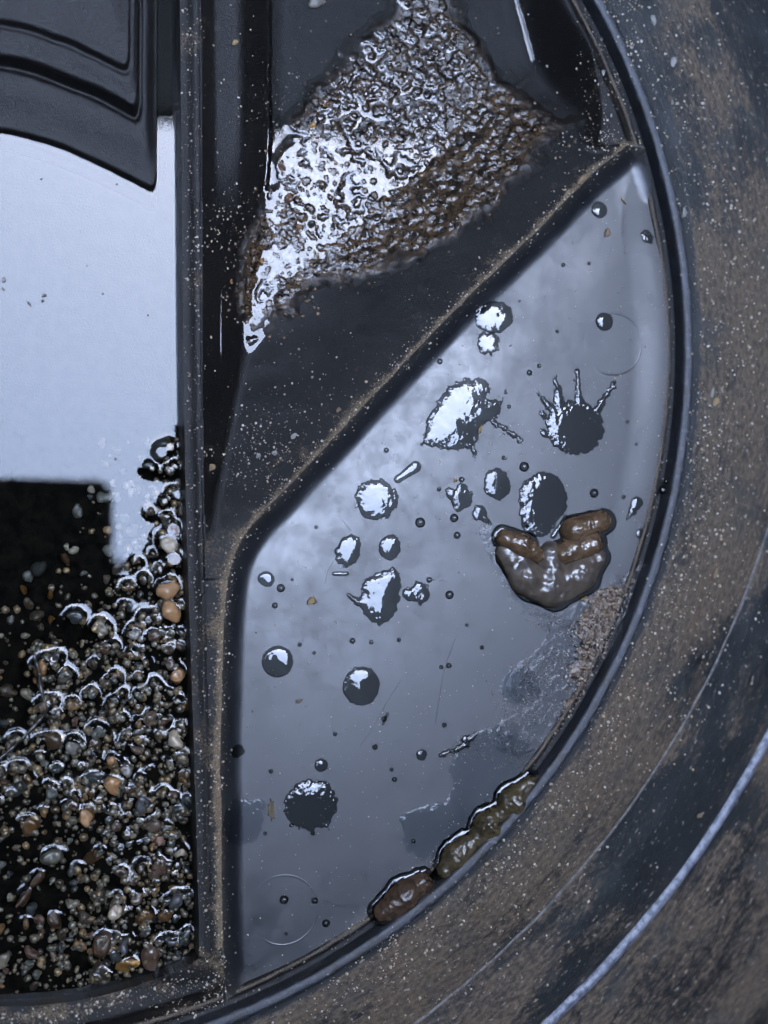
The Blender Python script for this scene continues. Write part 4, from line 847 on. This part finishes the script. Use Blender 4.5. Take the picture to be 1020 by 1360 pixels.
# ------------------------------------------------------------------ gritty wet patches at the rim
def grit(name, poly, n, rmin, rmax, mat, label, seed, st=.22, soft=6, z0=-.55, hmul=1., z=-5, base=.0):
    p = pts(poly, z); x0, x1, y0, y1 = p[:, 0].min()-2, p[:, 0].max()+2, p[:, 1].min()-2, p[:, 1].max()+2
    A, B = patch(x0, x1, y0, y1, st); s = sdf(A, B, p)+3*fbm(A, B, 8, 3, seed); r = np.hypot(A-C0[0], B-C0[1])
    g = caps(A, B, 0, 0, st, rmin, rmax, n, seed, asp=.8)*hmul
    den = sst(-1, soft, s)*sst(.15, .75, .5+fbm(A, B, 5, 3, seed+1)+sst(0, soft*2, s)*.5)
    h = z0+(g*.9+base+.25*fbm(A, B, 1.2, 2, seed))*den-(1-den)*.4
    h = (h+np.roll(h, 1, 0)+np.roll(h, -1, 0)+np.roll(h, 1, 1)+np.roll(h, -1, 1))/5; zz = panel_z(A, B)+h; zz = np.where(r > R0-7.6, zz-2.2*(r-(R0-7.6)), zz)
    o = link(name, grid_mesh(name, A, B, zz, cx((s > -1) & (r < R0-5.5))), mat); tag(o, label, 'grit', kind='stuff'); return o
M_G1 = mat_wet('coarse_wet_grit', (.030, .020, .012), (.135, .092, .058), 1.6, .26, .5, .3, .6); M_G2 = mat_wet('fine_wet_grit', (.005, .0065, .008), (.016, .016, .016), 2.5, .12, 1., .2, .5)
grit('coarse_grit', [(886, 715), (872, 770), (835, 850), (790, 930), (750, 990), (715, 1040), (690, 1052), (700, 1025), (730, 985), (748, 945), (745, 915), (762, 870), (758, 830), (775, 790), (800, 780), (838, 765), (862, 725)], 6200, .3, 1.25, M_G1, 'coarse pinkish brown wet grit heaped along the rim', 5, z0=-.02, hmul=1.0, soft=6, base=.65)
def fine(poly, n, rmin, rmax, e, label, mat, lift=.3, shape=ICO1):
    p = pts(poly, -5); g = np.random.default_rng(n); m = n*8; x = g.uniform(p[:, 0].min(), p[:, 0].max(), m); y = g.uniform(p[:, 1].min(), p[:, 1].max(), m)
    s0 = sdf(x, y, p); r0 = np.hypot(x-C0[0], y-C0[1]); k = (s0 > 0) & (r0 < R0-5) & (g.random(m) < np.minimum(1, .1+s0/9)*(.55+1.2*fbm(x, y, 7, 2, 71)))
    x, y = x[k][:n], y[k][:n]; r = rmin+(rmax-rmin)*g.random(len(x))**e; z = panel_z(x, y)
    rows = np.stack([x, y, z+r*lift*g.random(len(x)), r, r*g.uniform(.6, 1, len(x)), r*.7, g.uniform(0, 3.14, len(x)), g.random(len(x))], -1)
    return joined_grains('fine_grit', rows, mat, label, 'grit', None, shape)
M_GL = mat_water('glistening_film', 1.24, (.86, .87, .88), .10, .7)
drop('puddle', [('p', [(862, 742), (868, 775), (840, 830), (790, 905), (735, 985), (700, 1005), (655, 1000), (660, 960), (690, 940), (668, 905), (700, 870), (735, 845), (705, 820), (685, 800), (660, 760), (634, 712), (650, 690), (668, 700), (690, 780), (730, 815), (775, 800), (812, 765)])], .35, 1.5, 'uneven glistening film of water round the lower side of the V shaped lump', 'puddle', jag=2.2, jsz=5, wav=.25, wsz=2.2, st=.3, mat=M_GL)
M_FG = mat_grain('wet_glint_grit', [(.04, .04, .042), (.10, .09, .08), (.20, .16, .13), (.06, .05, .05), (.36, .33, .30)], .25, 1.)  # paler grain tones stand in for wet highlights
fine([(862, 735), (880, 700), (850, 800), (790, 910), (730, 1000), (690, 1030), (640, 1010), (585, 1005), (610, 975), (655, 960), (645, 900), (690, 875), (720, 850), (690, 820), (665, 780), (628, 715), (645, 685), (672, 700), (700, 800), (760, 815), (810, 770)], 4600, .12, .42, 2, 'fine wet grit spread between the brown lump and the rim', M_FG)
fine([(884, 718), (870, 770), (835, 850), (790, 930), (750, 990), (715, 1040), (690, 1052), (700, 1025), (735, 985), (745, 915), (752, 870), (755, 830), (775, 790), (800, 780), (838, 765), (862, 725)], 1300, .25, .85, 2, 'loose brown and pink grains on the coarse grit at the rim', mat_grain('wet_rim_grains', [(.05, .03, .02), (.12, .08, .055), (.22, .16, .12), (.03, .022, .018), (.30, .25, .20)], .25, 1.), 3.2, ICO2)
fine([(690, 1030), (640, 1050), (585, 1100), (555, 1140), (500, 1180), (420, 1260), (470, 1265), (520, 1240), (560, 1190), (600, 1150), (690, 1070)], 1300, .12, .45, 2, 'fine wet grit beside the two rim lumps', M_FG)

# hairs and a smear lying on the shelf
M_HAIR = one('dark_hair', (.012, .011, .010))
for l, lab in (([(578, 962), (586, 915), (592, 880), (606, 848)], 'faint dark hair lying on the shelf left of the dark wet patch'), ([(478, 992), (497, 965), (512, 935), (532, 905)], 'curved dark hair below the drop with the white wedge'), ([(432, 775), (436, 755), (446, 742)], 'short dark hair beside the egg shaped drop'), ([(455, 690), (462, 700), (468, 706)], 'tiny hair above the egg shaped drop')):
    p = smooth_poly(pts(l, -5), 3); z = panel_z(p[:, 0], p[:, 1])+.06; tag(tube('hair', np.c_[p, z], .07, M_HAIR, 6), lab, 'hair')
for px, py, w_, h_, an, lab in ((361, 1076, 12, 30, 5, 'straw coloured smear beside the lowest scalloped puddle'), (397, 931, 11, 6, 20, 'faint tan stain below the neat round drop')):
    q = speck(px, py, .5); V, F = ICO3; g = np.random.default_rng(3); W = V*np.array([1, 1, .05]); W[:, :2] *= (1+.25*np.sin(7*np.arctan2(V[:, 1], V[:, 0])+2))[:, None]
    me = raw_mesh('smear', W*1000, F); me.materials.append(mat_stone('straw_smear', [(.11, .08, .045), (.09, .07, .04)], .7, 0, 1.)); o = link('smear', me); o.location = (q[0]/1000, q[1]/1000, float(panel_z(np.array([q[0]]), np.array([q[1]]))[0]+.02)/1000); o.scale = (w_*.00013, h_*.00013, .001); o.rotation_euler.z = math.radians(an); tag(o, lab, 'smear')
